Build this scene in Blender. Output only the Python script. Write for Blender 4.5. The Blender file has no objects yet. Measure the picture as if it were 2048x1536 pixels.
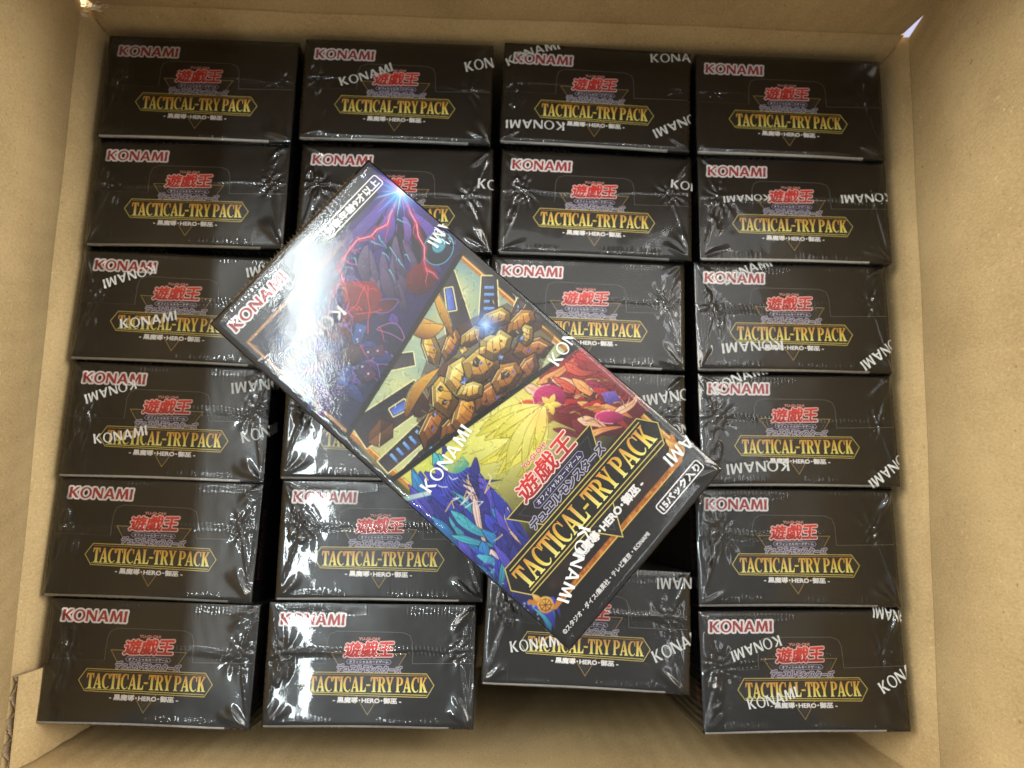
import bpy, bmesh, math, random
import numpy as np
from mathutils import Matrix, Vector

sc = bpy.context.scene
COL = sc.collection
MM = 0.001
RAD = math.radians

# ------------------------------------------------------------------ camera, light, exposure
cam_d = bpy.data.cameras.new("camera")
cam = bpy.data.objects.new("camera", cam_d)
COL.objects.link(cam)
cam.location = (0, 0, 0.430)
cam.rotation_euler = (RAD(7.2656), RAD(-1.2440), RAD(1.4780))
cam_d.sensor_width = 36.0
cam_d.lens = 1538.0 / 2048 * 36.0
cam_d.clip_start, cam_d.clip_end = 0.01, 50
cam_d.dof.use_dof = True
cam_d.dof.focus_distance = 0.246
cam_d.dof.aperture_fstop = 11.0
sc.camera = cam

world = bpy.data.worlds.new("World")
sc.world = world
world.use_nodes = True
bg = world.node_tree.nodes["Background"]
bg.inputs[0].default_value = (1.0, 0.93, 0.82, 1)
bg.inputs[1].default_value = 0.37


def area(name, loc, aim, sx, sy, power, col):
    l = bpy.data.lights.new(name, 'AREA')
    l.shape = 'RECTANGLE'
    l.size, l.size_y = sx, sy
    l.energy, l.color = power, col
    o = bpy.data.objects.new(name, l)
    COL.objects.link(o)
    o.location = loc
    o.rotation_euler = (Vector(aim) - Vector(loc)).to_track_quat('-Z', 'Y').to_euler()
    return o


# one long tube lamp on the ceiling (the glare stripe), and the wide lit ceiling round it
tube = area("tube_lamp", (-0.445, 0.36, 1.70), (-0.445, 0.36, 0), 0.042, 1.5, 10.0, (0.88, 0.98, 1.0))
tube.rotation_euler = (0, 0, 0)
for nm, x, pw in (("tube_lamp.001", 0.47, 1.7), ("tube_lamp.002", 1.30, 10)):  # the outer tube is unseen, added for glints on the film wrinkles
    o = area(nm, (x, 0.36, 1.70), (x, 0.36, 0), 0.06, 1.5, pw, (0.93, 0.98, 1.0))
    o.rotation_euler = (0, 0, 0)
panel = area("ceiling_lamp", (0.25, 1.05, 1.95), (0.25, 1.05, 0), 2.2, 1.6, 13.0, (1.0, 0.97, 0.93))
panel.rotation_euler = (0, 0, 0)
area("side_fill", (-1.35, 0.62, 1.55), (0.1, 0.05, 0.15), 0.9, 1.2, 42.0, (1.0, 0.95, 0.84))  # unseen fill from the left, added to brighten the right flap
area("side_fill.001", (1.35, 0.62, 1.55), (-0.1, 0.05, 0.15), 0.9, 1.2, 40.0, (1.0, 0.95, 0.84))  # its unseen counterpart on the right, added to brighten the left flap

sc.view_settings.view_transform = 'Standard'
sc.view_settings.look = 'None'
sc.view_settings.exposure = 0.0
sc.view_settings.gamma = 1.0

# ------------------------------------------------------------------ colour and material helpers


def lin(r, g, b):
    f = lambda c: (c / 255.0) / 12.92 if c <= 10 else ((c / 255.0 + 0.055) / 1.055) ** 2.4
    return (f(r), f(g), f(b), 1.0)


def new_mat(name):
    m = bpy.data.materials.new(name)
    m.use_nodes = True
    nt = m.node_tree
    b = nt.nodes["Principled BSDF"]
    return m, nt, b, nt.nodes["Material Output"]


def N(nt, t, **kw):
    n = nt.nodes.new(t)
    for k, v in kw.items():
        setattr(n, k, v)
    return n


def mat_cardboard(name, base, dark, edge=False):
    m, nt, b, out = new_mat(name)
    L = nt.links.new
    tc = N(nt, "ShaderNodeTexCoord")
    mp = N(nt, "ShaderNodeMapping")
    mp.inputs["Scale"].default_value = (1, 1, 0.5)
    L(tc.outputs["Object"], mp.inputs[0])
    fib = N(nt, "ShaderNodeTexNoise")
    fib.inputs["Scale"].default_value = 1500
    fib.inputs["Detail"].default_value = 5
    fib.inputs["Roughness"].default_value = 0.7
    L(mp.outputs[0], fib.inputs["Vector"])
    big = N(nt, "ShaderNodeTexNoise")
    big.inputs["Scale"].default_value = 28
    big.inputs["Detail"].default_value = 4
    L(tc.outputs["Object"], big.inputs["Vector"])
    mix = N(nt, "ShaderNodeMixRGB")
    mix.inputs[1].default_value = dark
    mix.inputs[2].default_value = base
    add = N(nt, "ShaderNodeMath", operation='MULTIPLY_ADD')
    L(fib.outputs[0], add.inputs[0])
    add.inputs[1].default_value = 1.5
    L(big.outputs[0], add.inputs[2])
    r1 = N(nt, "ShaderNodeMapRange")
    r1.inputs[1].default_value, r1.inputs[2].default_value = 1.0, 1.5
    L(add.outputs[0], r1.inputs[0])
    L(r1.outputs[0], mix.inputs[0])
    # dark and pale specks of the recycled paper
    vo = N(nt, "ShaderNodeTexNoise")
    vo.inputs["Scale"].default_value = 620
    vo.inputs["Detail"].default_value = 1
    L(tc.outputs["Object"], vo.inputs["Vector"])
    rs = N(nt, "ShaderNodeMapRange")
    rs.inputs[1].default_value, rs.inputs[2].default_value = 0.72, 0.84
    L(vo.outputs[0], rs.inputs[0])
    mix2 = N(nt, "ShaderNodeMixRGB")
    mix2.inputs[2].default_value = (dark[0] * 0.6, dark[1] * 0.55, dark[2] * 0.5, 1)
    L(rs.outputs[0], mix2.inputs[0])
    L(mix.outputs[0], mix2.inputs[1])
    rp = N(nt, "ShaderNodeMapRange")
    rp.inputs[1].default_value, rp.inputs[2].default_value = 0.29, 0.22
    L(vo.outputs[0], rp.inputs[0])
    mix3 = N(nt, "ShaderNodeMixRGB")
    mix3.inputs[2].default_value = (min(1, base[0] * 1.1), base[1] * 1.12, base[2] * 1.16, 1)
    L(rp.outputs[0], mix3.inputs[0])
    L(mix2.outputs[0], mix3.inputs[1])
    L(mix3.outputs[0], b.inputs["Base Color"])
    b.inputs["Roughness"].default_value = 0.82
    b.inputs["Specular IOR Level"].default_value = 0.25
    bump = N(nt, "ShaderNodeBump")
    bump.inputs["Strength"].default_value = 0.5
    bump.inputs["Distance"].default_value = 0.0003
    # washboard of the flutes under the liner, 8.4 mm apart
    sx = N(nt, "ShaderNodeSeparateXYZ")
    L(tc.outputs["Object"], sx.inputs[0])
    sm = N(nt, "ShaderNodeMath", operation='ADD')
    L(sx.outputs[0], sm.inputs[0])
    L(sx.outputs[1], sm.inputs[1])
    wv = N(nt, "ShaderNodeMath", operation='MULTIPLY')
    wv.inputs[1].default_value = 2 * math.pi / 0.0084
    L(sm.outputs[0], wv.inputs[0])
    sn = N(nt, "ShaderNodeMath", operation='SINE')
    L(wv.outputs[0], sn.inputs[0])
    ht = N(nt, "ShaderNodeMath", operation='MULTIPLY_ADD')
    ht.inputs[1].default_value = 0.45
    L(sn.outputs[0], ht.inputs[0])
    L(fib.outputs[0], ht.inputs[2])
    L(ht.outputs[0], bump.inputs["Height"])
    L(bump.outputs[0], b.inputs["Normal"])
    return m


def mat_plain(name, col, rough=0.5, spec=0.5, var=0.0, scale=200):
    m, nt, b, out = new_mat(name)
    b.inputs["Roughness"].default_value = rough
    b.inputs["Specular IOR Level"].default_value = spec
    tc = N(nt, "ShaderNodeTexCoord")
    no = N(nt, "ShaderNodeTexNoise")
    no.inputs["Scale"].default_value = scale
    no.inputs["Detail"].default_value = 4
    nt.links.new(tc.outputs["Object"], no.inputs["Vector"])
    mx = N(nt, "ShaderNodeMixRGB")
    mx.inputs[1].default_value = tuple(c * (1 - var) for c in col[:3]) + (1,)
    mx.inputs[2].default_value = tuple(min(1, c * (1 + var)) for c in col[:3]) + (1,)
    nt.links.new(no.outputs[0], mx.inputs[0])
    nt.links.new(mx.outputs[0], b.inputs["Base Color"])
    return m


def mat_ink():
    m, nt, b, out = new_mat("printed_ink")
    at = N(nt, "ShaderNodeAttribute")
    at.attribute_name = "Col"
    mu = N(nt, "ShaderNodeMixRGB", blend_type='MULTIPLY')
    mu.inputs[0].default_value = 1.0
    mu.inputs[2].default_value = (0.92, 0.92, 0.92, 1)
    nt.links.new(at.outputs["Color"], mu.inputs[1])
    nt.links.new(mu.outputs[0], b.inputs["Base Color"])
    b.inputs["Roughness"].default_value = 0.45
    b.inputs["Specular IOR Level"].default_value = 0.25
    return m


def mat_film(name, rough, bump_s, scale=900, gain=1.7, haze=0.24, hazemix=0.55):
    m, nt, b, out = new_mat(name)
    nt.nodes.remove(b)
    L = nt.links.new
    tc = N(nt, "ShaderNodeTexCoord")
    no = N(nt, "ShaderNodeTexNoise")
    no.inputs["Scale"].default_value = scale
    no.inputs["Detail"].default_value = 3
    L(tc.outputs["Object"], no.inputs["Vector"])
    bp = N(nt, "ShaderNodeBump")
    bp.inputs["Strength"].default_value = bump_s
    bp.inputs["Distance"].default_value = 0.0002
    L(no.outputs[0], bp.inputs["Height"])
    fr = N(nt, "ShaderNodeFresnel")
    fr.inputs[0].default_value = 1.5
    mu = N(nt, "ShaderNodeMath", operation='MULTIPLY')
    mu.use_clamp = True
    mu.inputs[1].default_value = gain
    L(fr.outputs[0], mu.inputs[0])
    tr = N(nt, "ShaderNodeBsdfTransparent")
    tr.inputs[0].default_value = (0.97, 0.97, 0.97, 1)
    lobes = []
    for rg in (rough, haze):
        gl = N(nt, "ShaderNodeBsdfGlossy")
        gl.inputs["Roughness"].default_value = rg
        gl.inputs["Color"].default_value = (1, 1, 1, 1)
        if bump_s > 0:
            L(bp.outputs[0], gl.inputs["Normal"])
        lobes.append(gl)
    gm = N(nt, "ShaderNodeMixShader")
    gm.inputs[0].default_value = hazemix
    L(lobes[0].outputs[0], gm.inputs[1])
    L(lobes[1].outputs[0], gm.inputs[2])
    mx = N(nt, "ShaderNodeMixShader")
    L(mu.outputs[0], mx.inputs[0])
    L(tr.outputs[0], mx.inputs[1])
    L(gm.outputs[0], mx.inputs[2])
    L(mx.outputs[0], out.inputs["Surface"])
    return m


M_KRAFT = mat_cardboard("kraft_cardboard", (0.625, 0.462, 0.238, 1), (0.46, 0.33, 0.162, 1))
M_FLUTE = mat_cardboard("kraft_fluting", (0.36, 0.27, 0.17, 1), (0.24, 0.17, 0.10, 1))
M_TORN = mat_plain("torn_paper", (0.75, 0.62, 0.42, 1), 0.9, 0.1, 0.15, 900)
M_BLACK = mat_plain("black_printed_card", (0.0060, 0.0056, 0.0054, 1), 0.5, 0.14, 0.2, 300)
M_EDGE = mat_plain("pale_card_edge", (0.52, 0.50, 0.46, 1), 0.7, 0.3, 0.2, 600)  # pale grey for the strip along the front edge
M_INK = mat_ink()
M_FILM = mat_film("shrink_film", 0.055, 0.0, 700, 1.55, 0.27, 0.5)
M_FILM2 = mat_film("front_shrink_film", 0.045, 0.08, 1900, 1.5, 0.2, 0.36)
M_FPRINT = mat_plain("white_film_print", (0.66, 0.68, 0.68, 1), 0.4, 0.5, 0.03, 200)
M_FPRINT.node_tree.nodes["Principled BSDF"].inputs["Alpha"].default_value = 0.84
M_WOOD = mat_plain("pale_wood", (0.78, 0.58, 0.33, 1), 0.6, 0.3, 0.12, 30)
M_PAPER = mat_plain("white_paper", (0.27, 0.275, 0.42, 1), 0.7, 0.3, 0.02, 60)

# ------------------------------------------------------------------ object helpers


def link_mesh(name, me, mat, parent=None, loc=None):
    o = bpy.data.objects.new(name, me)
    COL.objects.link(o)
    if mat is not None and len(me.materials) == 0:
        me.materials.append(mat)
    if parent is not None:
        o.parent = parent
    if loc is not None:
        o.location = loc
    return o


def thing(name, label, cat, mat4, group=None):
    o = bpy.data.objects.new(name, None)
    COL.objects.link(o)
    o.empty_display_size = 0.02
    o.matrix_world = mat4
    o['label'], o['category'] = label, cat
    if group:
        o['group'] = group
    return o


def mesh_np(name, V, F, mat=None, smooth=False):
    """V in millimetres, F list/array of faces"""
    me = bpy.data.meshes.new(name)
    V = np.asarray(V, dtype=np.float64) * MM
    if isinstance(F, np.ndarray):
        k = F.shape[1]
        me.vertices.add(len(V))
        me.vertices.foreach_set("co", V.astype(np.float32).ravel())
        me.loops.add(F.size)
        me.loops.foreach_set("vertex_index", F.astype(np.int32).ravel())
        me.polygons.add(len(F))
        me.polygons.foreach_set("loop_start", np.arange(0, F.size, k, dtype=np.int32))
        me.polygons.foreach_set("loop_total", np.full(len(F), k, dtype=np.int32))
        me.update(calc_edges=True)
    else:
        me.from_pydata(V.tolist(), [], F)
        me.update()
    me.polygons.foreach_set("use_smooth", [smooth] * len(me.polygons))
    if mat:
        me.materials.append(mat)
    return me


def rbox(name, x0, x1, y0, y1, z0, z1, r, mat, seg=3):
    bm = bmesh.new()
    bmesh.ops.create_cube(bm, size=1)
    for v in bm.verts:
        v.co = Vector(((x0 + x1) / 2 + v.co.x * (x1 - x0), (y0 + y1) / 2 + v.co.y * (y1 - y0),
                       (z0 + z1) / 2 + v.co.z * (z1 - z0))) * MM
    bmesh.ops.bevel(bm, geom=bm.edges[:], offset=r * MM, segments=seg, affect='EDGES', profile=0.5)
    me = bpy.data.meshes.new(name)
    bm.to_mesh(me)
    bm.free()
    me.polygons.foreach_set("use_smooth", [True] * len(me.polygons))
    me.materials.append(mat)
    return me


# ------------------------------------------------------------------ lettering
def ell(cx, cy, rx, ry, a0, a1, n=14):
    return [(cx + rx * math.cos(RAD(a0 + (a1 - a0) * i / n)), cy + ry * math.sin(RAD(a0 + (a1 - a0) * i / n)))
            for i in range(n + 1)]


SERIF = {
    'T': (.52, [[(0, 1), (.52, 1), (.53, .7), (.495, .7), (.45, .88), (.34, .925), (.34, .06), (.42, .035), (.42, 0), (.10, 0), (.10, .035), (.18, .06), (.18, .925), (.07, .88), (.025, .7), (-.01, .7)]]),
    'I': (.30, [[(.02, 1), (.28, 1), (.28, .965), (.225, .94), (.225, .06), (.28, .035), (.28, 0), (.02, 0), (.02, .035), (.075, .06), (.075, .94), (.02, .965)]]),
    'L': (.50, [[(.02, 1), (.30, 1), (.30, .965), (.225, .94), (.225, .075), (.36, .085), (.44, .16), (.47, .3), (.5, .3), (.485, 0), (.02, 0), (.02, .035), (.075, .06), (.075, .94), (.02, .965)]]),
    'A': (.63, [[(.27, 1), (.365, 1), (.575, .06), (.63, .035), (.63, 0), (.35, 0), (.35, .035), (.415, .06), (.38, .26), (.18, .26), (.135, .06), (.195, .035), (.195, 0), (0, 0), (0, .035), (.06, .06)],
                [(.278, .76), (.367, .325), (.195, .325)]]),
    'C': (.57, [ell(.31, .5, .31, .515, 52, 318, 22) + ell(.36, .5, .215, .455, 312, 62, 18) + [(.50, .66), (.535, .66), (.535, 1.0), (.505, 1.0)]]),
    'R': (.62, [[(.02, 1)] + ell(.30, .745, .255, .255, 90, -50, 12) + [(.40, .50), (.58, .06), (.64, .035), (.64, 0), (.45, 0), (.275, .475), (.225, .475), (.225, .06), (.29, .035), (.29, 0), (.02, 0), (.02, .035), (.075, .06), (.075, .94), (.02, .965)],
                [(.225, .94)] + ell(.285, .735, .115, .205, 90, -90, 10) + [(.225, .53)]]),
    'P': (.55, [[(.02, 1)] + ell(.29, .72, .26, .28, 90, -90, 14) + [(.225, .44), (.225, .06), (.30, .035), (.30, 0), (.02, 0), (.02, .035), (.075, .06), (.075, .94), (.02, .965)],
                [(.225, .94)] + ell(.285, .72, .115, .22, 90, -90, 10) + [(.225, .50)]]),
    'Y': (.58, [[(-.02, 1), (.25, 1), (.25, .965), (.19, .94), (.325, .52), (.43, .94), (.375, .965), (.375, 1), (.59, 1), (.59, .965), (.525, .94), (.365, .44), (.365, .06), (.43, .035), (.43, 0), (.14, 0), (.14, .035), (.215, .06), (.215, .42), (.035, .94), (-.02, .965)]]),
    'K': (.64, [[(.02, 1), (.28, 1), (.28, .965), (.225, .94), (.225, .52), (.44, .94), (.39, .965), (.39, 1), (.59, 1), (.59, .965), (.53, .94), (.36, .62), (.575, .06), (.64, .035), (.64, 0), (.36, 0), (.36, .035), (.41, .06), (.265, .45), (.225, .38), (.225, .06), (.28, .035), (.28, 0), (.02, 0), (.02, .035), (.075, .06), (.075, .94), (.02, .965)]]),
    '-': (.34, [[(.02, .40), (.32, .40), (.32, .50), (.02, .50)]]),
    ' ': (.16, []),
}
FLARE = {
    'K': (1.00, [[(0, 0), (.035, .5), (0, 1), (.30, 1), (.265, .58), (.68, 1), (.98, 1), (.50, .55), (1.03, 0), (.70, 0), (.265, .46), (.30, 0)]]),
    'O': (1.14, [ell(.57, .5, .57, .53, 0, 360, 30)[:-1], ell(.57, .5, .345, .40, 0, 360, 26)[:-1][::-1]]),
    'N': (1.03, [[(0, 0), (.025, .5), (0, 1), (.28, 1), (.825, .36), (.81, 1), (1.03, 1), (1.005, .5), (1.03, 0), (.78, 0), (.205, .68), (.22, 0)]]),
    'A': (1.12, [[(0, 0), (.43, 1), (.69, 1), (1.12, 0), (.83, 0), (.745, .23), (.365, .23), (.265, 0)], [(.43, .39), (.555, .74), (.68, .39)]]),
    'M': (1.26, [[(0, 0), (.13, 1), (.39, 1), (.635, .38), (.88, 1), (1.13, 1), (1.26, 0), (.985, 0), (.925, .60), (.71, 0), (.55, 0), (.335, .60), (.255, 0)]]),
    'I': (.30, [[(0, 0), (.035, .5), (0, 1), (.30, 1), (.265, .5), (.30, 0)]]),
}


def set_loops(font, s, gap):
    loops, x = [], 0
    for ch in s:
        w, ls = font[ch]
        for l in ls:
            loops.append([(x + px, py) for px, py in l])
        x += w + gap
    return loops, x - gap


def eval_curve(cu):
    o = bpy.data.objects.new("tmp_curve", cu)
    COL.objects.link(o)
    dg = bpy.context.evaluated_depsgraph_get()
    dg.update()
    me = o.evaluated_get(dg).to_mesh()
    V = np.array([tuple(v.co) for v in me.vertices]).reshape(-1, 3)
    F = [tuple(p.vertices) for p in me.polygons]
    o.evaluated_get(dg).to_mesh_clear()
    bpy.data.objects.remove(o)
    return V[:, :2] if len(V) else np.zeros((0, 2)), F


def loops_mesh(loops, offset=0.0):
    cu = bpy.data.curves.new("tmp", 'CURVE')
    cu.dimensions = '2D'
    cu.fill_mode = 'BOTH'
    for l in loops:
        sp = cu.splines.new('POLY')
        sp.points.add(len(l) - 1)
        for i, (x, y) in enumerate(l):
            sp.points[i].co = (x, y, 0, 1)
        sp.use_cyclic_u = True
    cu.offset = offset
    r = eval_curve(cu)
    bpy.data.curves.remove(cu)
    return r


def font_mesh(s, offset=0.0, spacing=1.0):
    cu = bpy.data.curves.new("tmp", 'FONT')
    cu.body = s
    cu.offset = offset
    cu.space_character = spacing
    cu.resolution_u = 3
    cu.fill_mode = 'BOTH' if hasattr(cu, 'fill_mode') else cu.fill_mode
    r = eval_curve(cu)
    bpy.data.curves.remove(cu)
    return r


_fb = {}


def font_fit(s, x0, y0, x1, y1, offset=0.0, spacing=1.0):
    """text s fitted (by its unoffset outline) into a rectangle"""
    key = (s, spacing)
    if key not in _fb:
        _fb[key] = font_mesh(s, 0.0, spacing)[0]
    B = _fb[key]
    lo, hi = B.min(0), B.max(0)
    V, F = font_mesh(s, offset, spacing)
    k = np.array([(x1 - x0) / (hi[0] - lo[0]), (y1 - y0) / (hi[1] - lo[1])])
    return (V - lo) * k + np.array([x0, y0]), F


class Ink:
    """flat print: coloured polygons laid in thin layers (mm)"""

    def __init__(self):
        self.V, self.F, self.C, self.n = [], [], [], 0
        self.dz = 0.018

    def add(self, V, F, col, layer, warp=None):
        V = np.asarray(V, float)
        if len(V) == 0:
            return
        if callable(col):
            C = np.array([col(x, y) for x, y in V])
        else:
            C = np.tile(np.array(col), (len(V), 1))
        if warp:
            V = np.array([warp(x, y) for x, y in V])
        self.V.append(np.column_stack([V, np.full(len(V), layer * self.dz)]))
        self.F += [tuple(i + self.n for i in f) for f in F]
        self.C.append(C)
        self.n += len(V)

    def thick(self, V, F, r, col, layer, warp=None, n=10):
        """the outline grown by r: copies shifted round a circle, each a hair above the last"""
        V = np.asarray(V, float)
        if warp:
            V = np.array([warp(x, y) for x, y in V])
        for i in range(n):
            a = 2 * math.pi * i / n
            self.add(V + r * np.array([math.cos(a), math.sin(a)]), F, col, layer + 0.05 * i)

    def poly(self, pts, col, layer):
        V, F = loops_mesh([pts])
        self.add(V, F, col, layer)

    def line(self, pts, w, col, layer, closed=False):
        P = [np.array(p, float) for p in pts]
        n = len(P)
        L, R = [], []
        for i in range(n):
            a = P[i - 1] if (i > 0 or closed) else None
            c = P[(i + 1) % n] if (i < n - 1 or closed) else None
            d1 = (P[i] - a) / np.linalg.norm(P[i] - a) if a is not None else None
            d2 = (c - P[i]) / np.linalg.norm(c - P[i]) if c is not None else None
            if d1 is None:
                d1 = d2
            if d2 is None:
                d2 = d1
            n1 = np.array([-d1[1], d1[0]])
            n2 = np.array([-d2[1], d2[0]])
            m = n1 + n2
            m = m / np.linalg.norm(m)
            k = w / 2 / max(0.35, m @ n1)
            L.append(P[i] + m * k)
            R.append(P[i] - m * k)
        V = L + R
        F = [(i, n + i, n + (i + 1) % n, (i + 1) % n) for i in range(n if closed else n - 1)]
        self.add(np.array(V), F, col, layer)

    def build(self, name, xf=None):
        V = np.vstack(self.V)
        if xf is not None:
            V = xf(V)
        me = bpy.data.meshes.new(name)
        me.from_pydata((V * MM).tolist(), [], self.F)
        me.update()
        ca = me.color_attributes.new("Col", 'FLOAT_COLOR', 'POINT')
        C = np.vstack(self.C).astype(np.float32)
        if C.shape[1] == 3:
            C = np.column_stack([C, np.ones(len(C), np.float32)])
        ca.data.foreach_set("color", C.ravel())
        me.materials.append(M_INK)
        return me


def lerp(a, b, t):
    t = max(0.0, min(1.0, t))
    return tuple(a[i] * (1 - t) + b[i] * t for i in range(4))


RED, DRED = lin(176, 48, 54), lin(150, 34, 44)
WHT = lin(250, 246, 244)
GOLD, DGOLD = lin(222, 200, 104), lin(168, 136, 62)
BLK = (0.006, 0.0055, 0.005, 1)
LAV = lin(176, 168, 192)


def brand(ink, x0, y0, w, h, layer=1, outline=0.6, fill=RED, back=WHT):
    loops, W = set_loops(FLARE, "KONAMI", 0.09)
    sx, sy = w / W, h
    lp = [[(x0 + (x + .06 * y) * sx, y0 + y * sy) for x, y in l] for l in loops]
    if outline:
        V, F = loops_mesh(lp)
        ink.thick(V, F, outline, back, layer, n=14)
        ink.add(V, F, fill, layer + 1)
    else:
        V, F = loops_mesh(lp)
        ink.add(V, F, fill, layer)


def title(ink, x0, y0, x1, y1, layer):
    loops, W = set_loops(SERIF, "TACTICAL-TRY PACK", 0.012)
    lp = [[(x0 + x / W * (x1 - x0), y0 + y * (y1 - y0)) for x, y in l] for l in loops]
    V, F = loops_mesh(lp)
    ct, cm, cb = lin(226, 160, 66), lin(246, 212, 70), lin(255, 250, 150)

    def col(x, y):
        t = (y - y0) / (y1 - y0)
        return lerp(cb, cm, t / 0.45) if t < 0.45 else lerp(cm, ct, (t - 0.45) / 0.55)
    ink.thick(V, F, 0.045 * (y1 - y0) / 5, col, layer, n=6)


def game_logo(ink, x0, y0, x1, y1, layer, fine):
    """the red three-character logo with its pale edge, the capsule line and the outlined line below"""
    h, w = y1 - y0, x1 - x0
    cx = (x0 + x1) / 2

    def warp(x, y):
        t = (x - cx) / (w / 2)
        yy = y0 + (y - y0) * (1.0 + 0.06 * t) + 0.02 * h * t
        return (x + 0.16 * (y - y0 - h / 2) , yy)
    V, F = font_fit("遊戯王", x0, y0, x1, y1)
    k = h / 5
    ink.thick(V, F, (0.44 if fine else 0.55) * k, lin(244, 200, 192), layer, warp, 14)
    c1, c2 = lin(232, 58, 52), lin(176, 34, 36)
    if fine:
        ink.thick(V, F, 0.34 * k, lin(252, 240, 236), layer + 1, warp, 12)
    cf = lambda x, y: lerp(c2, c1, (y - y0) / h)
    ink.thick(V, F, (0.13 if fine else 0.19) * k, cf, layer + 2, warp, 8)


def end_print():
    """print on the tucked end panel: logo block"""
    k = Ink()
    # long triangle behind
    tri = [(-13.8, 3.9), (12.3, 3.8), (-0.35, -16.4)]
    k.poly(tri, (0.012, 0.011, 0.011, 1), 1)
    k.line(tri, 0.22, DGOLD, 2, True)
    k.line([(-11.6, 2.7), (10.3, 2.6), (-0.4, -14.2)], 0.14, lin(70, 66, 62), 2, True)
    # pill and lower line
    px = [(-8.4, 1.0), (-7.8, 1.8), (6.6, 1.75), (7.2, 0.95), (6.6, 0.25), (-7.8, 0.3)]
    k.poly(px, lin(44, 42, 72), 5)
    k.line(px, 0.16, LAV, 6, True)
    V, F = font_fit("オフィシャルカードゲーム", -7.4, 0.55, 6.2, 1.5, 0.012)
    k.add(V, F, WHT, 7)
    sh = lambda x, y: (x + 0.12 * (y + 1.2), y - 0.03 * x)
    V, F = font_fit("デュエルモンスターズ", -11.4, -2.5, 10.8, -0.1)
    k.thick(V, F, 0.36, lin(192, 184, 204), 5, sh, 10)
    k.thick(V, F, 0.07, lin(74, 70, 80), 6, sh, 6)
    game_logo(k, -9.0, 2.7, 7.7, 7.7, 8, False)
    V, F = font_fit("YU-GI-OH!", -4.4, 8.25, 2.9, 9.15)
    k.thick(V, F, 0.06, lin(226, 150, 140), 8, n=6)
    # bare board shows along the cut of the thumb tab and the tuck line
    k.line([(35.4, 0.95), (14.6, 0.55), (14.35, 7.6), (13.4, 10.0), (10.8, 11.0), (-12.1, 11.2), (-14.6, 10.2), (-15.5, 7.8), (-15.65, 0.35)], 0.13, lin(122, 116, 108), 0.5)
    k.line([(-15.65, 0.35), (-35.3, 0.55)], 0.10, lin(74, 70, 66), 0.5)
    k.line([(-27.4, -20.0), (-27.3, -14.5)], 0.10, lin(70, 66, 60), 0.5)
    return k.build("logo_lettering")


def band_print():
    k = Ink()
    hexa = [(-23.5, -6.3), (-21.1, -2.5), (19.6, -2.75), (22.3, -6.5), (19.9, -10.5), (-21.1, -9.75)]
    k.poly(hexa, (0.010, 0.009, 0.008, 1), 9)
    k.line(hexa, 0.24, GOLD, 10, True)
    k.line([(-20.9, -3.15), (19.8, -3.4)], 0.2, DGOLD, 10)
    k.line([(-21.0, -9.12), (19.8, -9.8)], 0.26, GOLD, 10)
    title(k, -20.7, -8.85, 20.0, -3.95, 11)
    V, F = font_fit("- 黒魔導･HERO･御巫 -", -12.3, -12.6, 11.1, -10.75)
    k.thick(V, F, 0.10, WHT, 9, lambda x, y: (x, y - 0.012 * x), 6)
    return k.build("title_lettering")


# ------------------------------------------------------------------ shrink film surfaces
def sinnoise(X, Y, rng, lo, hi, n=10):
    h = np.zeros_like(X)
    for _ in range(n):
        lam = rng.uniform(lo, hi)
        a = rng.uniform(0, 2 * math.pi)
        h += np.sin(2 * math.pi / lam * (X * math.cos(a) + Y * math.sin(a)) + rng.uniform(0, 6.28))
    return h / math.sqrt(n)


def sstep(x):
    x = np.clip(x, 0, 1)
    return x * x * (3 - 2 * x)


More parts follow.
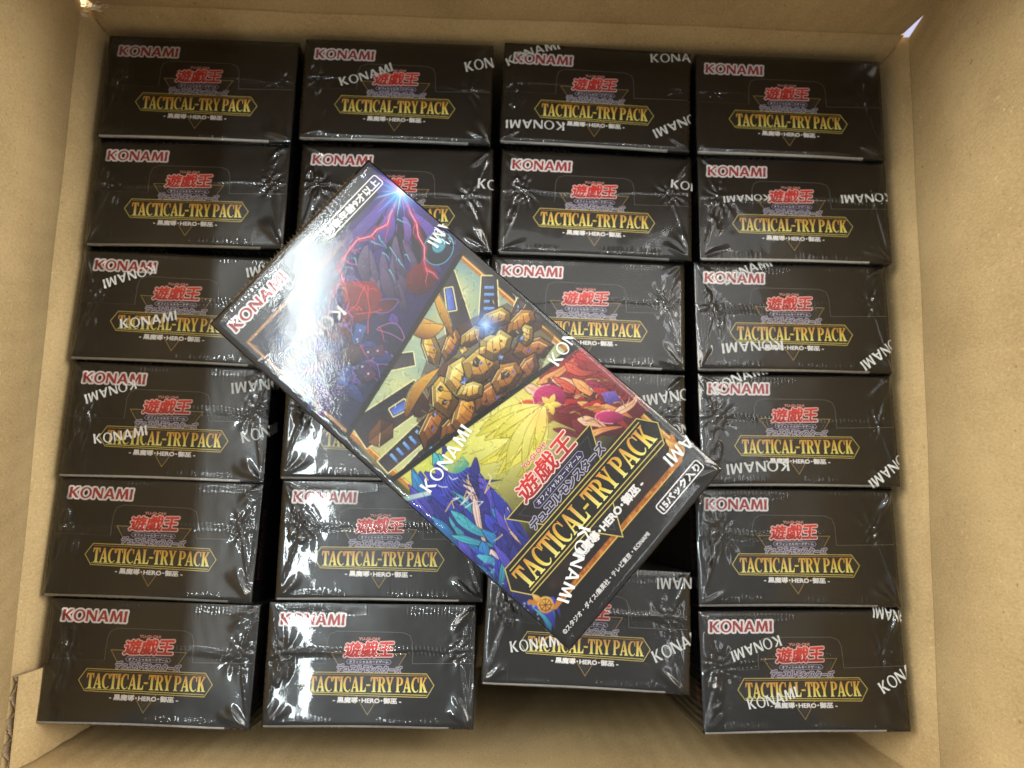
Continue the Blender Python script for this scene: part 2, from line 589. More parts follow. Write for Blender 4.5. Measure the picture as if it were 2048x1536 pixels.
def end_height(seed):
    rng = np.random.RandomState(seed)
    c0, c1 = rng.uniform(2.0, 5.0), rng.uniform(-2.2, 2.6)
    wob = rng.uniform(0.2, 0.7)
    ph = rng.uniform(0, 6.28)
    beads = rng.uniform(0.5, 1.2)
    xl, xr = rng.uniform(-32, -27), rng.uniform(28, 32.5)
    env0 = rng.uniform(0, 6.28)
    blobs = [(rng.uniform(-33.5, -27), rng.uniform(-9, 7), rng.uniform(.7, 1.5), rng.uniform(2.2, 5.5), rng.uniform(.35, .7)) for _ in range(rng.randint(3, 6))]
    corner = [(36, -20.5, RAD(rng.uniform(105, 160)), rng.uniform(4, 9), rng.uniform(.25, .55)) for _ in range(3)]
    corner += [(36, 20.5, RAD(rng.uniform(200, 250)), rng.uniform(3, 8), rng.uniform(.2, .5)) for _ in range(3)]
    corner += [(-36, -20.5, RAD(rng.uniform(20, 70)), rng.uniform(3, 8), rng.uniform(.15, .4)) for _ in range(2)]
    corner += [(-36, 20.5, RAD(rng.uniform(-70, -25)), rng.uniform(3, 8), rng.uniform(.15, .4)) for _ in range(2)]
    side = rng.uniform(.5, 1.0)
    fe, be = rng.uniform(.15, .34), rng.uniform(.08, .26)
    rs_n = int(rng.randint(7, 12))
    t_up, t_dn = rng.uniform(-.028, .022), rng.uniform(-.02, .016)
    rs = rng.randint(1 << 30)

    def h(X, Y):
        r = np.random.RandomState(rs)
        H = 0.80 + 0.055 * sinnoise(X, Y, r, 16, 34) + 0.006 * sinnoise(X, Y, r, 3.5, 7)
        ys = c0 + c1 * X / 36 + wob * np.sin(X / 9 + ph) + 0.25 * np.sin(X / 3.1 + ph * 2)
        d = Y - ys
        H += t_up * np.maximum(0, d) + t_dn * np.minimum(0, d)
        env = 0.35 + 0.65 * np.clip(0.5 + 0.8 * np.sin(X / 13 + env0) + 0.3 * np.sin(X / 4.7), 0, 1)
        H += 0.26 * env * np.exp(-(d / 0.38) ** 2) * (0.75 + 0.25 * np.sin(X * 6.0)) + 0.10 * sstep(d / 0.6 + 0.5)
        b = np.maximum(0, np.sin(2 * math.pi * (X / 1.45 + 0.22 * d)))
        H += 0.30 * beads * env * np.exp(-((np.abs(d) - 0.85) / 0.65) ** 2) * b
        for xc, s in ((xl, 1), (xr, 1)):
            yc = c0 + c1 * xc / 36
            rr = np.exp(-(((X - xc) / 3.6) ** 2 + ((Y - yc) / 4.2) ** 2))
            th = np.arctan2(Y - yc, X - xc)
            rad = np.hypot(X - xc, Y - yc)
            H += 0.20 * np.exp(-(rad / 6.0) ** 2) * sstep(rad / 1.2) * np.sin(th * rs_n + 1.2 * np.sin(rad / 2.2 + xc)) * (0.5 + 0.5 * np.sin(th * 2 + xc))
            H += 0.17 * rr * sinnoise(X * 1.25, Y, r, 1.8, 4.0, 7)
            # envelope folds to both corners
            for yq in (20.5, -20.5):
                xq = 36 * (1 if xc > 0 else -1)
                vx, vy = xq - xc, yq - yc
                ln = math.hypot(vx, vy)
                u = ((X - xc) * vx + (Y - yc) * vy) / ln
                p = ((X - xc) * -vy + (Y - yc) * vx) / ln
                H += 0.20 * np.exp(-(p / 0.45) ** 2) * sstep(u / 1.5) * sstep((ln * .85 - u) / 3)
                H += 0.05 * np.tanh(p / 0.5) * sstep(u / 2) * sstep((ln - u) / 3) * np.exp(-(p / 3) ** 2)
        for bx, by, ra, rb, am in blobs:
            q = np.sqrt(((X - bx - 0.12 * (Y - by)) / ra) ** 2 + ((Y - by) / rb) ** 2)
            H += side * am * np.exp(-((q - 1) / 0.30) ** 2) * (0.6 + 0.4 * np.sin(Y * 0.9 + bx))
        for cx, cy, a, st, am in corner:
            u = (X - cx) * math.cos(a) + (Y - cy) * math.sin(a)
            p = -(X - cx) * math.sin(a) + (Y - cy) * math.cos(a)
            w = 0.35 + 0.09 * np.clip(u, 0, 12)
            H += am * np.exp(-(p / w) ** 2) * sstep((u - 0.5) / 3) * sstep((st + 6 - u) / 5)
        tick = np.zeros_like(X)
        for lam in (0.95, 1.25, 1.7):
            tick += np.sin(2 * math.pi * X / lam + r.uniform(0, 6) + 0.8 * np.sin(X / 5))
        tick = np.maximum(0, tick / 1.6)
        te = np.clip(0.45 + 0.6 * np.sin(X / 7 + env0 * 2) + 0.4 * np.sin(X / 3.3), 0, 1)
        H += fe * tick * te * np.exp(-((Y + 19.3) / 1.5) ** 2) * (np.abs(X + 2) < 27)
        tick2 = np.maximum(0, np.sin(2 * math.pi * X / 1.35 + 1.3 * np.sin(X / 4)) + 0.4 * np.sin(2 * math.pi * X / .8))
        H += be * tick2 * np.exp(-((Y - 18.6) / 1.5) ** 2) * te[:, ::-1]
        e = np.minimum(np.minimum(36.25 - np.abs(X), 20.75 - np.abs(Y)), 2.0) / 2.0
        e = sstep(e) ** 0.6
        return 0.38 + (np.maximum(H, 0.42) - 0.38) * e
    return h


def film_mesh(name, hw, hh, depth, ztop, step, hfun, mat):
    """film over a block: top z = ztop+h, skirts reach down 'depth' (mm)"""
    ax, ay = hw + 0.25, hh + 0.25
    nx, ny = int(2 * ax / step) + 1, int(2 * ay / step) + 1
    xs, ys = np.linspace(-ax, ax, nx), np.linspace(-ay, ay, ny)
    X, Y = np.meshgrid(xs, ys)
    Hh = hfun(X, Y)
    V = np.column_stack([X.ravel(), Y.ravel(), (ztop + Hh).ravel()])
    idx = np.arange(nx * ny).reshape(ny, nx)
    F = np.column_stack([idx[:-1, :-1].ravel(), idx[:-1, 1:].ravel(), idx[1:, 1:].ravel(), idx[1:, :-1].ravel()])
    ring = np.concatenate([idx[0, :-1], idx[:-1, -1], idx[-1, :0:-1], idx[:0:-1, 0]])
    n = len(ring)
    prof = [(0.22, -0.35), (0.32, -1.0), (0.32, -8.0), (0.30, -depth)]
    P = V[ring].copy()
    sx = np.where(np.abs(P[:, 0]) > ax - 1e-6, np.sign(P[:, 0]), 0)
    sy = np.where(np.abs(P[:, 1]) > ay - 1e-6, np.sign(P[:, 1]), 0)
    Vs, Fs, prev, base = [V], [F], ring, len(V)
    rr = np.random.RandomState(int(hw * 7 + len(V)) % 1000)
    for o, dz in prof:
        Q = P.copy()
        jit = 0.10 * np.sin(np.arange(n) * 0.9 + rr.uniform(0, 6)) * (1 if dz > -9 else 0) if dz < -0.5 else 0
        Q[:, 0] += sx * (o - 0.15 + jit)
        Q[:, 1] += sy * (o - 0.15 + jit)
        Q[:, 2] = ztop + dz + (0.38 if dz > -2 else 0)
        cur = base + np.arange(n)
        Fs.append(np.column_stack([prev, cur, np.roll(cur, -1), np.roll(prev, -1)]))
        Vs.append(Q)
        prev = cur
        base += n
    me = mesh_np(name, np.vstack(Vs), np.vstack(Fs), mat, smooth=True)
    return me


def film_text(places, hw, hh, ztop, hfun, name="film_lettering"):
    """white KONAMI marks on the film; places = (x, y of first letter's lower left, angle, width, cap, bend)"""
    loops0, W = set_loops(FLARE, "KONAMI", 0.10)
    bm = bmesh.new()
    for (x0, y0, ang, w, cap, bend) in places:
        V, F = loops_mesh(loops0, -0.022)
        sx = w / W
        ca, sa = math.cos(RAD(ang)), math.sin(RAD(ang))
        P = []
        for x, y in V:
            u, v = x * sx, (y - 0.5) * cap
            v += bend * ((u / w - .5) ** 2 * 4 - 0.5)
            P.append(bm.verts.new((x0 + u * ca - v * sa, y0 + u * sa + v * ca, 0)))
        for f in F:
            try:
                bm.faces.new([P[i] for i in f])
            except ValueError:
                pass
    ax, ay = hw + 0.25, hh + 0.25
    for co, no in (((ax, 0, 0), (1, 0, 0)), ((-ax, 0, 0), (-1, 0, 0)), ((0, ay, 0), (0, 1, 0)), ((0, -ay, 0), (0, -1, 0))):
        bmesh.ops.bisect_plane(bm, geom=bm.verts[:] + bm.edges[:] + bm.faces[:], plane_co=co, plane_no=no)
    for _ in range(2):
        bmesh.ops.triangulate(bm, faces=bm.faces[:])
        lg = [e for e in bm.edges if e.calc_length() > 0.9]
        if lg:
            bmesh.ops.subdivide_edges(bm, edges=lg, cuts=1)
    bmesh.ops.triangulate(bm, faces=bm.faces[:])
    XY = np.array([tuple(v.co) for v in bm.verts])
    cx, cy = np.clip(XY[:, 0], -ax, ax), np.clip(XY[:, 1], -ay, ay)
    H = hfun(cx[None, :], cy[None, :])[0]
    over = np.hypot(XY[:, 0] - cx, XY[:, 1] - cy)
    dx, dy = np.sign(XY[:, 0] - cx), np.sign(XY[:, 1] - cy)
    off = np.where(over > 1e-6, 0.40, 0)
    for i, v in enumerate(bm.verts):
        v.co = Vector((cx[i] + dx[i] * off[i], cy[i] + dy[i] * off[i], ztop + H[i] + 0.07 - over[i])) * MM
    me = bpy.data.meshes.new(name)
    bm.to_mesh(me)
    bm.free()
    me.materials.append(M_FPRINT)
    return me


# ------------------------------------------------------------------ the carton
BOXL, BOXR, BOXB, BOXF = -157.0, 150.0, 170.0, -98.0
RIM = 161.0
TH = 4.2


def board(name, prof, a, b, to3, seed, n=46, amp=0.5, parent=None, mat=None, taper=(0, 0), notch=0.0):
    """a cardboard panel: inner profile [(out, z)] extruded from a to b, TH thick"""
    rng = np.random.RandomState(seed)
    dense = []
    for (o0, z0), (o1, z1) in zip(prof[:-1], prof[1:]):
        k = max(1, int(abs(z1 - z0) / 6))
        for i in range(k):
            t = i / k
            dense.append((o0 + (o1 - o0) * t, z0 + (z1 - z0) * t))
    dense.append(prof[-1])
    D = np.array(dense)
    m = len(D)
    S = np.linspace(a, b, n)
    Sg, Zg = np.meshgrid(S, D[:, 1])
    w = 0.6 * amp * sinnoise(Sg, Zg, rng, 70, 240, 8) + 0.05 * sinnoise(Sg, Zg, rng, 7, 14, 6)
    # the fold line itself is shared by wall and flap, so the board bends there without a gap
    fade = np.clip(np.abs(Zg - RIM) / 12, 0, 1) if abs(prof[0][1] - RIM) < .01 or abs(prof[-1][1] - RIM) < .01 else 1.0
    w = w * fade + (1 - fade) * (0.28 * np.sin(Sg / 31.0) + 0.12 * np.sin(Sg / 9.7))
    ends = np.zeros_like(Sg)
    ends[:, 0] = rng.uniform(-.2, .2, m) + taper[0] * (D[:, 1] - RIM)
    ends[:, -1] = rng.uniform(-.2, .2, m) + taper[1] * (D[:, 1] - RIM)
    if notch:  # the slot cut between the flaps runs a little way down into the corner
        ends[D[:, 1] > RIM - 6, -1] -= notch
    Og = np.tile(D[:, 0][:, None], (1, n)) + w
    inner = [to3(s, o, z) for s, o, z in zip((Sg + ends).ravel(), Og.ravel(), Zg.ravel())]
    outer = [to3(s, o + TH, z) for s, o, z in zip((Sg + ends).ravel(), Og.ravel(), Zg.ravel())]
    V = np.array(inner + outer)
    id1 = np.arange(m * n).reshape(m, n)
    id2 = id1 + m * n
    q = lambda A, B, C_, D_: np.column_stack([A.ravel(), B.ravel(), C_.ravel(), D_.ravel()])
    F = [q(id1[:-1, :-1], id1[:-1, 1:], id1[1:, 1:], id1[1:, :-1]), q(id2[:-1, :-1], id2[1:, :-1], id2[1:, 1:], id2[:-1, 1:])]
    F += [q(id1[:-1, 0], id1[1:, 0], id2[1:, 0], id2[:-1, 0]), q(id1[:-1, -1], id2[:-1, -1], id2[1:, -1], id1[1:, -1])]
    F += [q(id1[0, :-1], id2[0, :-1], id2[0, 1:], id1[0, 1:]), q(id1[-1, :-1], id1[-1, 1:], id2[-1, 1:], id2[-1, :-1])]
    me = mesh_np(name, V, np.vstack(F), mat or M_KRAFT, smooth=False)
    bm = bmesh.new()
    bm.from_mesh(me)
    bmesh.ops.recalc_face_normals(bm, faces=bm.faces[:])
    for f in bm.faces:
        f.smooth = True
    for e in bm.edges:
        if len(e.link_faces) == 2 and e.calc_face_angle() > 0.9:
            e.smooth = False
    bm.to_mesh(me)
    bm.free()
    return link_mesh(name, me, None, parent)


carton = thing("cardboard_carton", "open brown corrugated cardboard carton holding the rows of black boxes", "carton",
               Matrix.Translation((0, 0, 0)))
tL = lambda s, o, z: (BOXL - o, s, z)
tR = lambda s, o, z: (BOXR + o, s, z)
tB = lambda s, o, z: (s, BOXB + o, z)
tF = lambda s, o, z: (s, BOXF - o, z)
wallp = [(0, 0.2), (0, 110), (0.3, 135), (1.0, 150), (2.1, RIM)]


def flap_profile(a0, z0, a1, height):
    """inner face of a flap: leans in by a0 degrees up to z0 mm above the fold, by a1 beyond"""
    o, z, P = 2.1, RIM, [(2.1, RIM)]
    for dz, an in ((0.8, a0 + 14), (1.4, a0 + 6), (z0 * .5, a0), (z0 * .35, a0 * .8 + a1 * .2), (z0 * .3, a0 * .5 + a1 * .5), (z0 * .3, a0 * .2 + a1 * .8), (height - z0 * 1.45, a1)):
        o -= dz * math.tan(RAD(an))
        z += dz
        P.append((o, z))
    return P


board("left_wall", wallp, BOXF - TH, BOXB + TH + 3.2, tL, 1, parent=carton, notch=TH + 2.9)
board("right_wall", wallp, BOXF - TH, BOXB + TH + 3.2, tR, 2, parent=carton, notch=TH + 2.9)
board("back_wall", wallp, BOXL + .02, BOXR - .02, tB, 3, n=60, parent=carton)
board("front_wall", [(0, 0.2), (-0.5, 60), (0.6, 120), (0.2, 150), (1.0, 156), (2.1, RIM)], BOXL + .02, BOXR - .02, tF, 4, n=60, parent=carton)
board("left_flap", flap_profile(17, 26, 7, 132), BOXF + 2, BOXB + 2.0, tL, 5, amp=0.8, parent=carton)
board("right_flap", flap_profile(10, 26, -2, 132), BOXF + 2, BOXB + 0.3, tR, 6, amp=0.8, taper=(0, 0.03), parent=carton)
board("back_flap", flap_profile(6, 30, 4, 132), BOXL + 2.6, BOXR - 1.4, tB, 7, n=60, amp=0.7, taper=(0, 0.025), parent=carton)
board("front_flap", [(6.5, RIM - .5), (7.5, RIM - 6), (14, 110), (22, 40)], BOXL + 2, BOXR - 2, tF, 8, n=40, parent=carton)
link_mesh("bottom_panel", rbox("bottom_panel", BOXL - 3.9, BOXR + 3.9, BOXF - 3.9, BOXB + 3.9, -4.2, 0, 0.8, M_KRAFT, 1), None, carton)
# glue tab inside the front left corner with its open fluted edge
tabx = BOXL + 3.0
tab = board("glue_tab", [(0, 2), (0, 140), (-0.1, 152), (1.5, RIM + 0.6)], BOXF + .3, -67.5, lambda s, o, z: (tabx - o * 0.999, s, z), 9, n=16, amp=0.15, parent=carton)
# thin the tab: flatten its outer skin just inside the wall and leave the core open at the top
tv = np.zeros(len(tab.data.vertices) * 3, np.float32)
tab.data.vertices.foreach_get("co", tv)
tv = tv.reshape(-1, 3)
half = len(tv) // 2
tv[half:, 0] = tv[:half, 0] - 0.5 * MM
tab.data.vertices.foreach_set("co", tv.ravel())
tab.data.update()


def fluting():
    V, F = [], []
    n, z0, z1 = 140, RIM - 22, RIM + 0.2
    ys = np.linspace(BOXF + 1, -68.2, n)
    rng = np.random.RandomState(5)
    for i, y in enumerate(ys):
        o = 1.15 * math.sin(2 * math.pi * (y + 98) / 8.4 + 0.4 * math.sin(y)) + 0.06 * rng.randn()
        zz = z1 + 0.25 * rng.randn() - 0.4
        for sgn in (0.0, 0.35):
            for z in (zz, z0):
                lean = -0.9 * max(0, (z - 150) / 11)
                V.append((BOXL + 0.55 + lean + o - 0.65 + sgn, y, z))
    for i in range(n - 1):
        a, b = i * 4, i * 4 + 4
        F += [(a, b, b + 1, a + 1), (a + 2, a + 3, b + 3, b + 2), (a, a + 2, b + 2, b)]
    return mesh_np("fluting", V, F, M_FLUTE, True)


link_mesh("fluting", fluting(), None, tab)


def torn(name, cx, cy, cz, n, spread, seed):
    rng = random.Random(seed)
    V, F = [], []
    for _ in range(n):
        x, y, z = cx + rng.gauss(0, spread[0]), cy + rng.gauss(0, spread[1]), cz + rng.gauss(0, spread[2])
        l, w, a, t = rng.uniform(1.0, 3.2), rng.uniform(.2, .7), rng.uniform(-.5, .5), rng.uniform(-.6, .6)
        dx, dy, dz = l * math.cos(a), l * math.sin(a) * .6, l * t
        b = len(V)
        V += [(x, y, z), (x + dx * .5, y + dy * .5 - w, z + dz * .5 + w * .3), (x + dx, y + dy, z + dz), (x + dx * .5, y + dy * .5 + w, z + dz * .5 + w * .6),
              (x + dx * .5, y + dy * .5, z + dz * .5 - .25)]
        F += [(b, b + 1, b + 2, b + 3), (b, b + 4, b + 1), (b + 1, b + 4, b + 2), (b + 2, b + 4, b + 3), (b + 3, b + 4, b)]
    return mesh_np(name, V, F, M_TORN, False)


o = link_mesh("torn_fibre", torn("torn_fibre", BOXL + 2.5, BOXB + 1.6, RIM - 0.2, 34, (2.6, .6, .7), 3), None, carton)
o["kind"] = "stuff"
o = link_mesh("torn_fibre", torn("torn_fibre", BOXL - 2.0, BOXB - 2.0, RIM, 12, (.5, 1.6, .6), 4), None, carton)
o["kind"] = "stuff"

# what the carton stands on
tb = link_mesh("tabletop", rbox("tabletop", -900, 900, -700, 900, -34.2, -4.3, 3, M_WOOD, 2), None)
tb["kind"] = "structure"


def sheet():
    n = 14
    V, F = [], []
    for j in range(n):
        for i in range(n):
            x, y = 170 + 330 * i / (n - 1), 120 + 330 * j / (n - 1)
            V.append((x, y, -3.9 + 1.2 * math.sin(i * .5) ** 2 * (j / n)))
    m = len(V)
    V += [(x, y, z + .25) for x, y, z in V]
    for j in range(n - 1):
        for i in range(n - 1):
            a = j * n + i
            F.append((a, a + n, a + n + 1, a + 1))
            F.append((m + a, m + a + 1, m + a + n + 1, m + a + n))
    return mesh_np("paper_sheet", V, F, M_PAPER, True)


ps = link_mesh("paper_sheet", sheet(), None)
ps["label"], ps["category"] = "white sheet seen through the slit at the carton's back right corner", "paper"

# ------------------------------------------------------------------ one sealed box, standing on end
W, D, H = 72.0, 41.0, 149.0
G = "sealed black card boxes packed in rows in the carton"
body_me = rbox("box_body", -W / 2, W / 2, -D / 2, D / 2, 0, H, 0.45, M_BLACK, 2)


def tuck_mesh():
    r = 3.4
    pts = [(-35.6, -20.25), (35.6, -20.25), (35.6, 0.9), (14.5, 0.5)]
    pts += [(14.3, 11.0 - r)] + [(14.2 - r + r * math.cos(RAD(a)), 11.0 - r + r * math.sin(RAD(a))) for a in range(0, 91, 15)]
    pts += [(-15.5 + r + r * math.cos(RAD(a)), 11.2 - r + r * math.sin(RAD(a))) for a in range(90, 181, 15)]
    pts += [(-15.6, 0.3), (-35.6, 0.5)]
    V2, F2 = loops_mesh([pts])
    bm = bmesh.new()
    vs = [bm.verts.new((x, y, 0)) for x, y in V2]
    for f in F2:
        bm.faces.new([vs[i] for i in f])
    bmesh.ops.recalc_face_normals(bm, faces=bm.faces[:])
    if bm.faces[:][0].normal.z < 0:
        bmesh.ops.reverse_faces(bm, faces=bm.faces[:])
    # outline sides: a shallow sloped rim that catches the light
    be = [e for e in bm.edges if len(e.link_faces) == 1]
    ret = bmesh.ops.extrude_edge_only(bm, edges=be)
    nv = [g for g in ret['geom'] if isinstance(g, bmesh.types.BMVert)]
    for v in bm.verts:
        v.co.z = 0.30
    c = Vector((0, -8, 0))
    for v in nv:
        d = (v.co - c)
        d.z = 0
        v.co += d.normalized() * 0.16
        v.co.z = 0.02
    for v in bm.verts:
        v.co = Vector((v.co.x, v.co.y, v.co.z + H)) * MM
    me = bpy.data.meshes.new("tuck_panel")
    bm.to_mesh(me)
    bm.free()
    me.materials.append(M_BLACK)
    return me


tuck_me = tuck_mesh()


def edge_mesh():
    V, F = [], []
    n = 40
    for i in range(n + 1):
        x = -35.7 + (27.8 + 35.7) * i / n
        t = (x + 4) / 31
        bow = 0.55 * (1 - t * t) - 0.15
        y = -20.62 + max(0, bow) * 0.75
        for dy, dz in ((0.5, 0.36), (0.06, 0.40), (-0.22, 0.20), (-0.25, -0.35)):
            V.append((x, y + dy, H + dz))
    for i in range(n):
        for k in range(3):
            a = i * 4 + k
            F.append((a, a + 1, a + 5, a + 4))
    return mesh_np("paper_edge", V, F, M_EDGE, True)


edge_me = edge_mesh()
zt = H + 0.30
up = lambda V: np.column_stack([V[:, 0], V[:, 1], V[:, 2] + zt + 0.02])
k = Ink()
brand(k, -32.3, 13.1, 22.4, 3.75, 1, 0.62)
brand_me = k.build("brand_lettering", lambda V: np.column_stack([V[:, 0], V[:, 1], V[:, 2] + H + 0.02]))
_l = end_print()
logo_me = _l
_b = band_print()
band_me = _b
for me in (logo_me, band_me):
    co = np.zeros(len(me.vertices) * 3, np.float32)
    me.vertices.foreach_get("co", co)
    co = co.reshape(-1, 3)
    co[:, 2] += (zt + 0.02) * MM
    me.vertices.foreach_set("co", co.ravel())
    me.update()


def badge(k, s, x0, y0, x1, y1, layer, sp=1.0):
    r = 0.8
    pts = []
    for cx, cy, a0 in ((x1 - r, y1 - r, 0), (x0 + r, y1 - r, 90), (x0 + r, y0 + r, 180), (x1 - r, y0 + r, 270)):
        pts += [(cx + r * math.cos(RAD(a0 + a)), cy + r * math.sin(RAD(a0 + a))) for a in (0, 30, 60, 90)]
    k.line(pts, 0.42, WHT, layer, True)
    h = y1 - y0
    V, F = font_fit(s, x0 + 1.0, y0 + h * .17, x1 - 1.0, y1 - h * .17, 0, sp)
    k.thick(V, F, 0.15, WHT, layer, n=8)


k = Ink()
brand(k, -32.9, 67.0, 23.3, 3.5, 1, 0.6)
badge(k, "対象年齢9才以上", 8.5, 66.0, 33.9, 70.1, 1)
front_me = k.build("front_lettering", lambda V: np.column_stack([V[:, 0], -V[:, 2] - D / 2 - 0.02, V[:, 1] + H / 2]))
k = Ink()
brand(k, -13, -7.6, 24, 3.7, 1, 0.4, DRED, lin(170, 120, 120))
side_r = k.build("side_lettering", lambda V: np.column_stack([V[:, 2] + W / 2 + 0.02, V[:, 0], V[:, 1] + H]))
side_l = k.build("side_lettering", lambda V: np.column_stack([-V[:, 2] - W / 2 - 0.02, -V[:, 0], V[:, 1] + H]))

NV = 9
hfs = [end_height(11 + 7 * i) for i in range(NV)]
films = [film_mesh("shrink_wrap", W / 2, D / 2, H - 0.4, zt, 0.36, hfs[i], M_FILM) for i in range(NV)]

LEAN = RAD(-2.9993)
POS = {  # (row, column): top centre x, y (mm) and turn (deg)
    (1, 1): (-116.8, 145.7, -.01), (1, 2): (-41.7, 147.4, .04), (1, 3): (34.7, 147.9, -1.36), (1, 4): (109.5, 146.9, -.34),
    (2, 1): (-117.3, 103.9, .55), (2, 2): (-40.4, 104.9, .4), (2, 3): (35.1, 105.0, -.68), (2, 4): (110.3, 105.6, .55),
    (3, 1): (-118.4, 60.6, -.85), (3, 2): (-40.6, 62.0, .2), (3, 3): (32.4, 63.4, -.61), (3, 4): (108.9, 63.8, .77),
    (4, 1): (-118.5, 18.7, -.41), (4, 2): (-40.6, 20.2, .3), (4, 3): (32.4, 20.6, -.5), (4, 4): (110.1, 22.0, 1.15),
    (5, 1): (-119.6, -22.9, -.93), (5, 2): (-39.7, -21.6, .66), (5, 4): (108.8, -20.3, 1.11),
    (6, 1): (-117.8, -65.2, -.74), (6, 2): (-41.6, -64.3, .55), (6, 3): (34.0, -49.9, -1.6), (6, 4): (110.2, -62.9, 1.9)}
LABEL = {
    (1, 1): "black sealed box in the carton's back left corner, under the torn rim",
    (1, 2): "back row black box with white film lettering crossing its red logo",
    (1, 3): "back row black box with upside-down film lettering at its lower left, third from left",
    (1, 4): "black sealed box in the carton's back right corner, by the paper slit",
    (2, 1): "black box along the left wall, directly in front of the back left corner box",
    (2, 2): "black box whose title is covered by the top corner of the loose box",
    (2, 3): "fully visible black box right of the loose box's top corner, second row from back",
    (2, 4): "black box along the right wall, directly in front of the back right corner box",
    (3, 1): "left wall black box with its title cut off by the loose box's corner",
    (3, 2): "black box hidden beneath the purple part of the loose box",
    (3, 3): "black box right of the loose box with the first letters of its title covered",
    (3, 4): "right wall black box, third from the back, upside-down film lettering below its title",
    (4, 1): "left wall black box just in front of the one touched by the loose box",
    (4, 2): "black box under the loose box's left edge showing only a glaring lower left corner",
    (4, 3): "shaded black box mostly under the loose box's right edge, beside the right column",
    (4, 4): "right wall black box touched by the right corner of the loose box",
    (5, 1): "black box second from the front at the left wall, free of film lettering",
    (5, 2): "black box with crumpled glaring film on its left half, below the loose box's left edge",
    (5, 4): "right wall black box next to the dark empty slot, second from the front",
    (6, 1): "black box in the carton's front left corner beside the fluted glue tab",
    (6, 2): "front row black box with glare washing out its red brand name, second from left",
    (6, 3): "front row black box set back beneath the lowest corner of the loose box",
    (6, 4): "black box in the carton's front right corner, film lettering over its title"}
# white marks on the film: x, y of the mark's start (mm on the end face), direction (deg), width, cap, bend
FT = {
    (1, 2): [(-22.0, 2.4, 20, 21, 3.6, 0.6), (25.5, 10.6, 14, 21, 4.2, 0)],
    (1, 3): [(-35.5, 12.5, 24, 22, 3.6, -1.2), (-11.8, -13.2, 181, 22.5, 3.6, .5), (20.5, 17.6, 4, 22, 3.8, 0), (42.0, -4.5, 207, 22, 3.8, 0)],
    (2, 2): [(30.6, 6.5, -4, 21, 4.0, 0)], (2, 3): [(28.2, 9.4, -6, 21, 3.4, 0)],
    (2, 4): [(-9.0, 4.3, 184, 18, 2.6, .3), (38, 5.6, 184, 20, 3.4, 0)],
    (3, 1): [(-9.2, 14.0, 200, 19.5, 3.6, .4), (44.5, 19.0, 194, 21, 3.8, 0), (-19.5, -7.6, 12, 20.5, 3.6, .5)],
    (4, 1): [(-12.5, 13.2, 200, 18.5, 3.6, .4), (43.5, 16.0, 189, 22, 4.2, 0), (-25.2, -7.6, 12, 19, 3.6, .5), (27.0, -5.2, 16, 20, 4.2, 0)],
    (3, 4): [(-25.5, 13.5, 24, 20, 3.6, -1), (-4.2, -10.9, 184, 23, 3.9, .4), (41, -7.0, 216, 20, 4.0, 0)],
    (4, 4): [(-31.0, 14.4, 22, 22, 3.7, -1), (-4.2, -13.2, 184, 23, 3.9, .4), (41, -8.0, 218, 20, 4.0, 0)],
    (4, 3): [(41.5, 14.4, 191, 21, 4.2, 0), (27.5, -0.8, 8, 20, 4.2, 0)],
    (6, 3): [(-27.0, -8.0, 11, 18.5, 3.9, .2), (23.2, -9.0, 27, 20, 4.3, 0), (44, 17.3, 183, 20, 4.0, 0)],
    (6, 4): [(-7.6, 10.5, 197, 18.5, 3.8, .4), (41, 17.0, 170, 15, 4.0, 0), (-20.5, -11.2, 13, 18, 3.7, .6), (26.6, -6.5, 30, 19, 4.2, 0)]}
PICK = {(1, 2): 0, (6, 1): 1, (6, 2): 2, (5, 2): 3}
LIFT = 150.6 + 0.5


def stand_matrix(x, y, yaw):
    B = Matrix.Rotation(RAD(yaw), 4, 'Z') @ Matrix.Rotation(LEAN, 4, 'X')
    top = Vector((x, y, LIFT - 0.5)) * MM
    return Matrix.Translation(top) @ B @ Matrix.Translation((0, 0, -H * MM))


proto = None
order = sorted(POS)
for n, rc in enumerate(order):
    M4 = stand_matrix(*POS[rc])
    fi = PICK.get(rc, (n * 5 + rc[0]) % NV)
    if proto is None:
        t = thing("game_box", LABEL[rc], "box", M4, G)
        body = link_mesh("box_body", body_me, None, t)
        link_mesh("brand_lettering", brand_me, None, body)
        link_mesh("front_lettering", front_me, None, body)
        link_mesh("side_lettering", side_r, None, body)
        link_mesh("side_lettering", side_l, None, body)
        tp = link_mesh("tuck_panel", tuck_me, None, t)
        link_mesh("logo_lettering", logo_me, None, tp)
        link_mesh("title_lettering", band_me, None, tp)
        link_mesh("paper_edge", edge_me, None, tp)
        wr = link_mesh("shrink_wrap", films[fi], None, t)
        proto = t
    else:
        t = proto.copy()
        COL.objects.link(t)
        t.matrix_world = M4
        t['label'] = LABEL[rc]
        wr = None
        for ch in [c for c in proto.children]:
            c = ch.copy()
            COL.objects.link(c)
            c.parent = t
            for g in ch.children:
                if g.name.startswith("film_lettering"):
                    continue
                d = g.copy()
                COL.objects.link(d)
                d.parent = c
            if c.name.startswith("shrink_wrap"):
                wr = c
        wr.data = films[fi]
    if rc in FT:
        for pl in FT[rc]:
            link_mesh("film_lettering", film_text([pl], W / 2, D / 2, zt, hfs[fi]), None, wr)

# ------------------------------------------------------------------ the loose box lying on top, picture side up
SC = 0.988
PPM = 5.0  # art samples per mm
AW, AH = int(W * PPM) + 1, int(H * PPM) + 1
SS = 2
CW, CH = AW * SS, AH * SS
canvas = np.zeros((CH, CW, 3), np.float32)
GX = (np.arange(CW) + .5) / CW * W - W / 2
GY = (np.arange(CH) + .5) / CH * H - H / 2


def srgb(c):
    return np.array(lin(*c)[:3], np.float32)


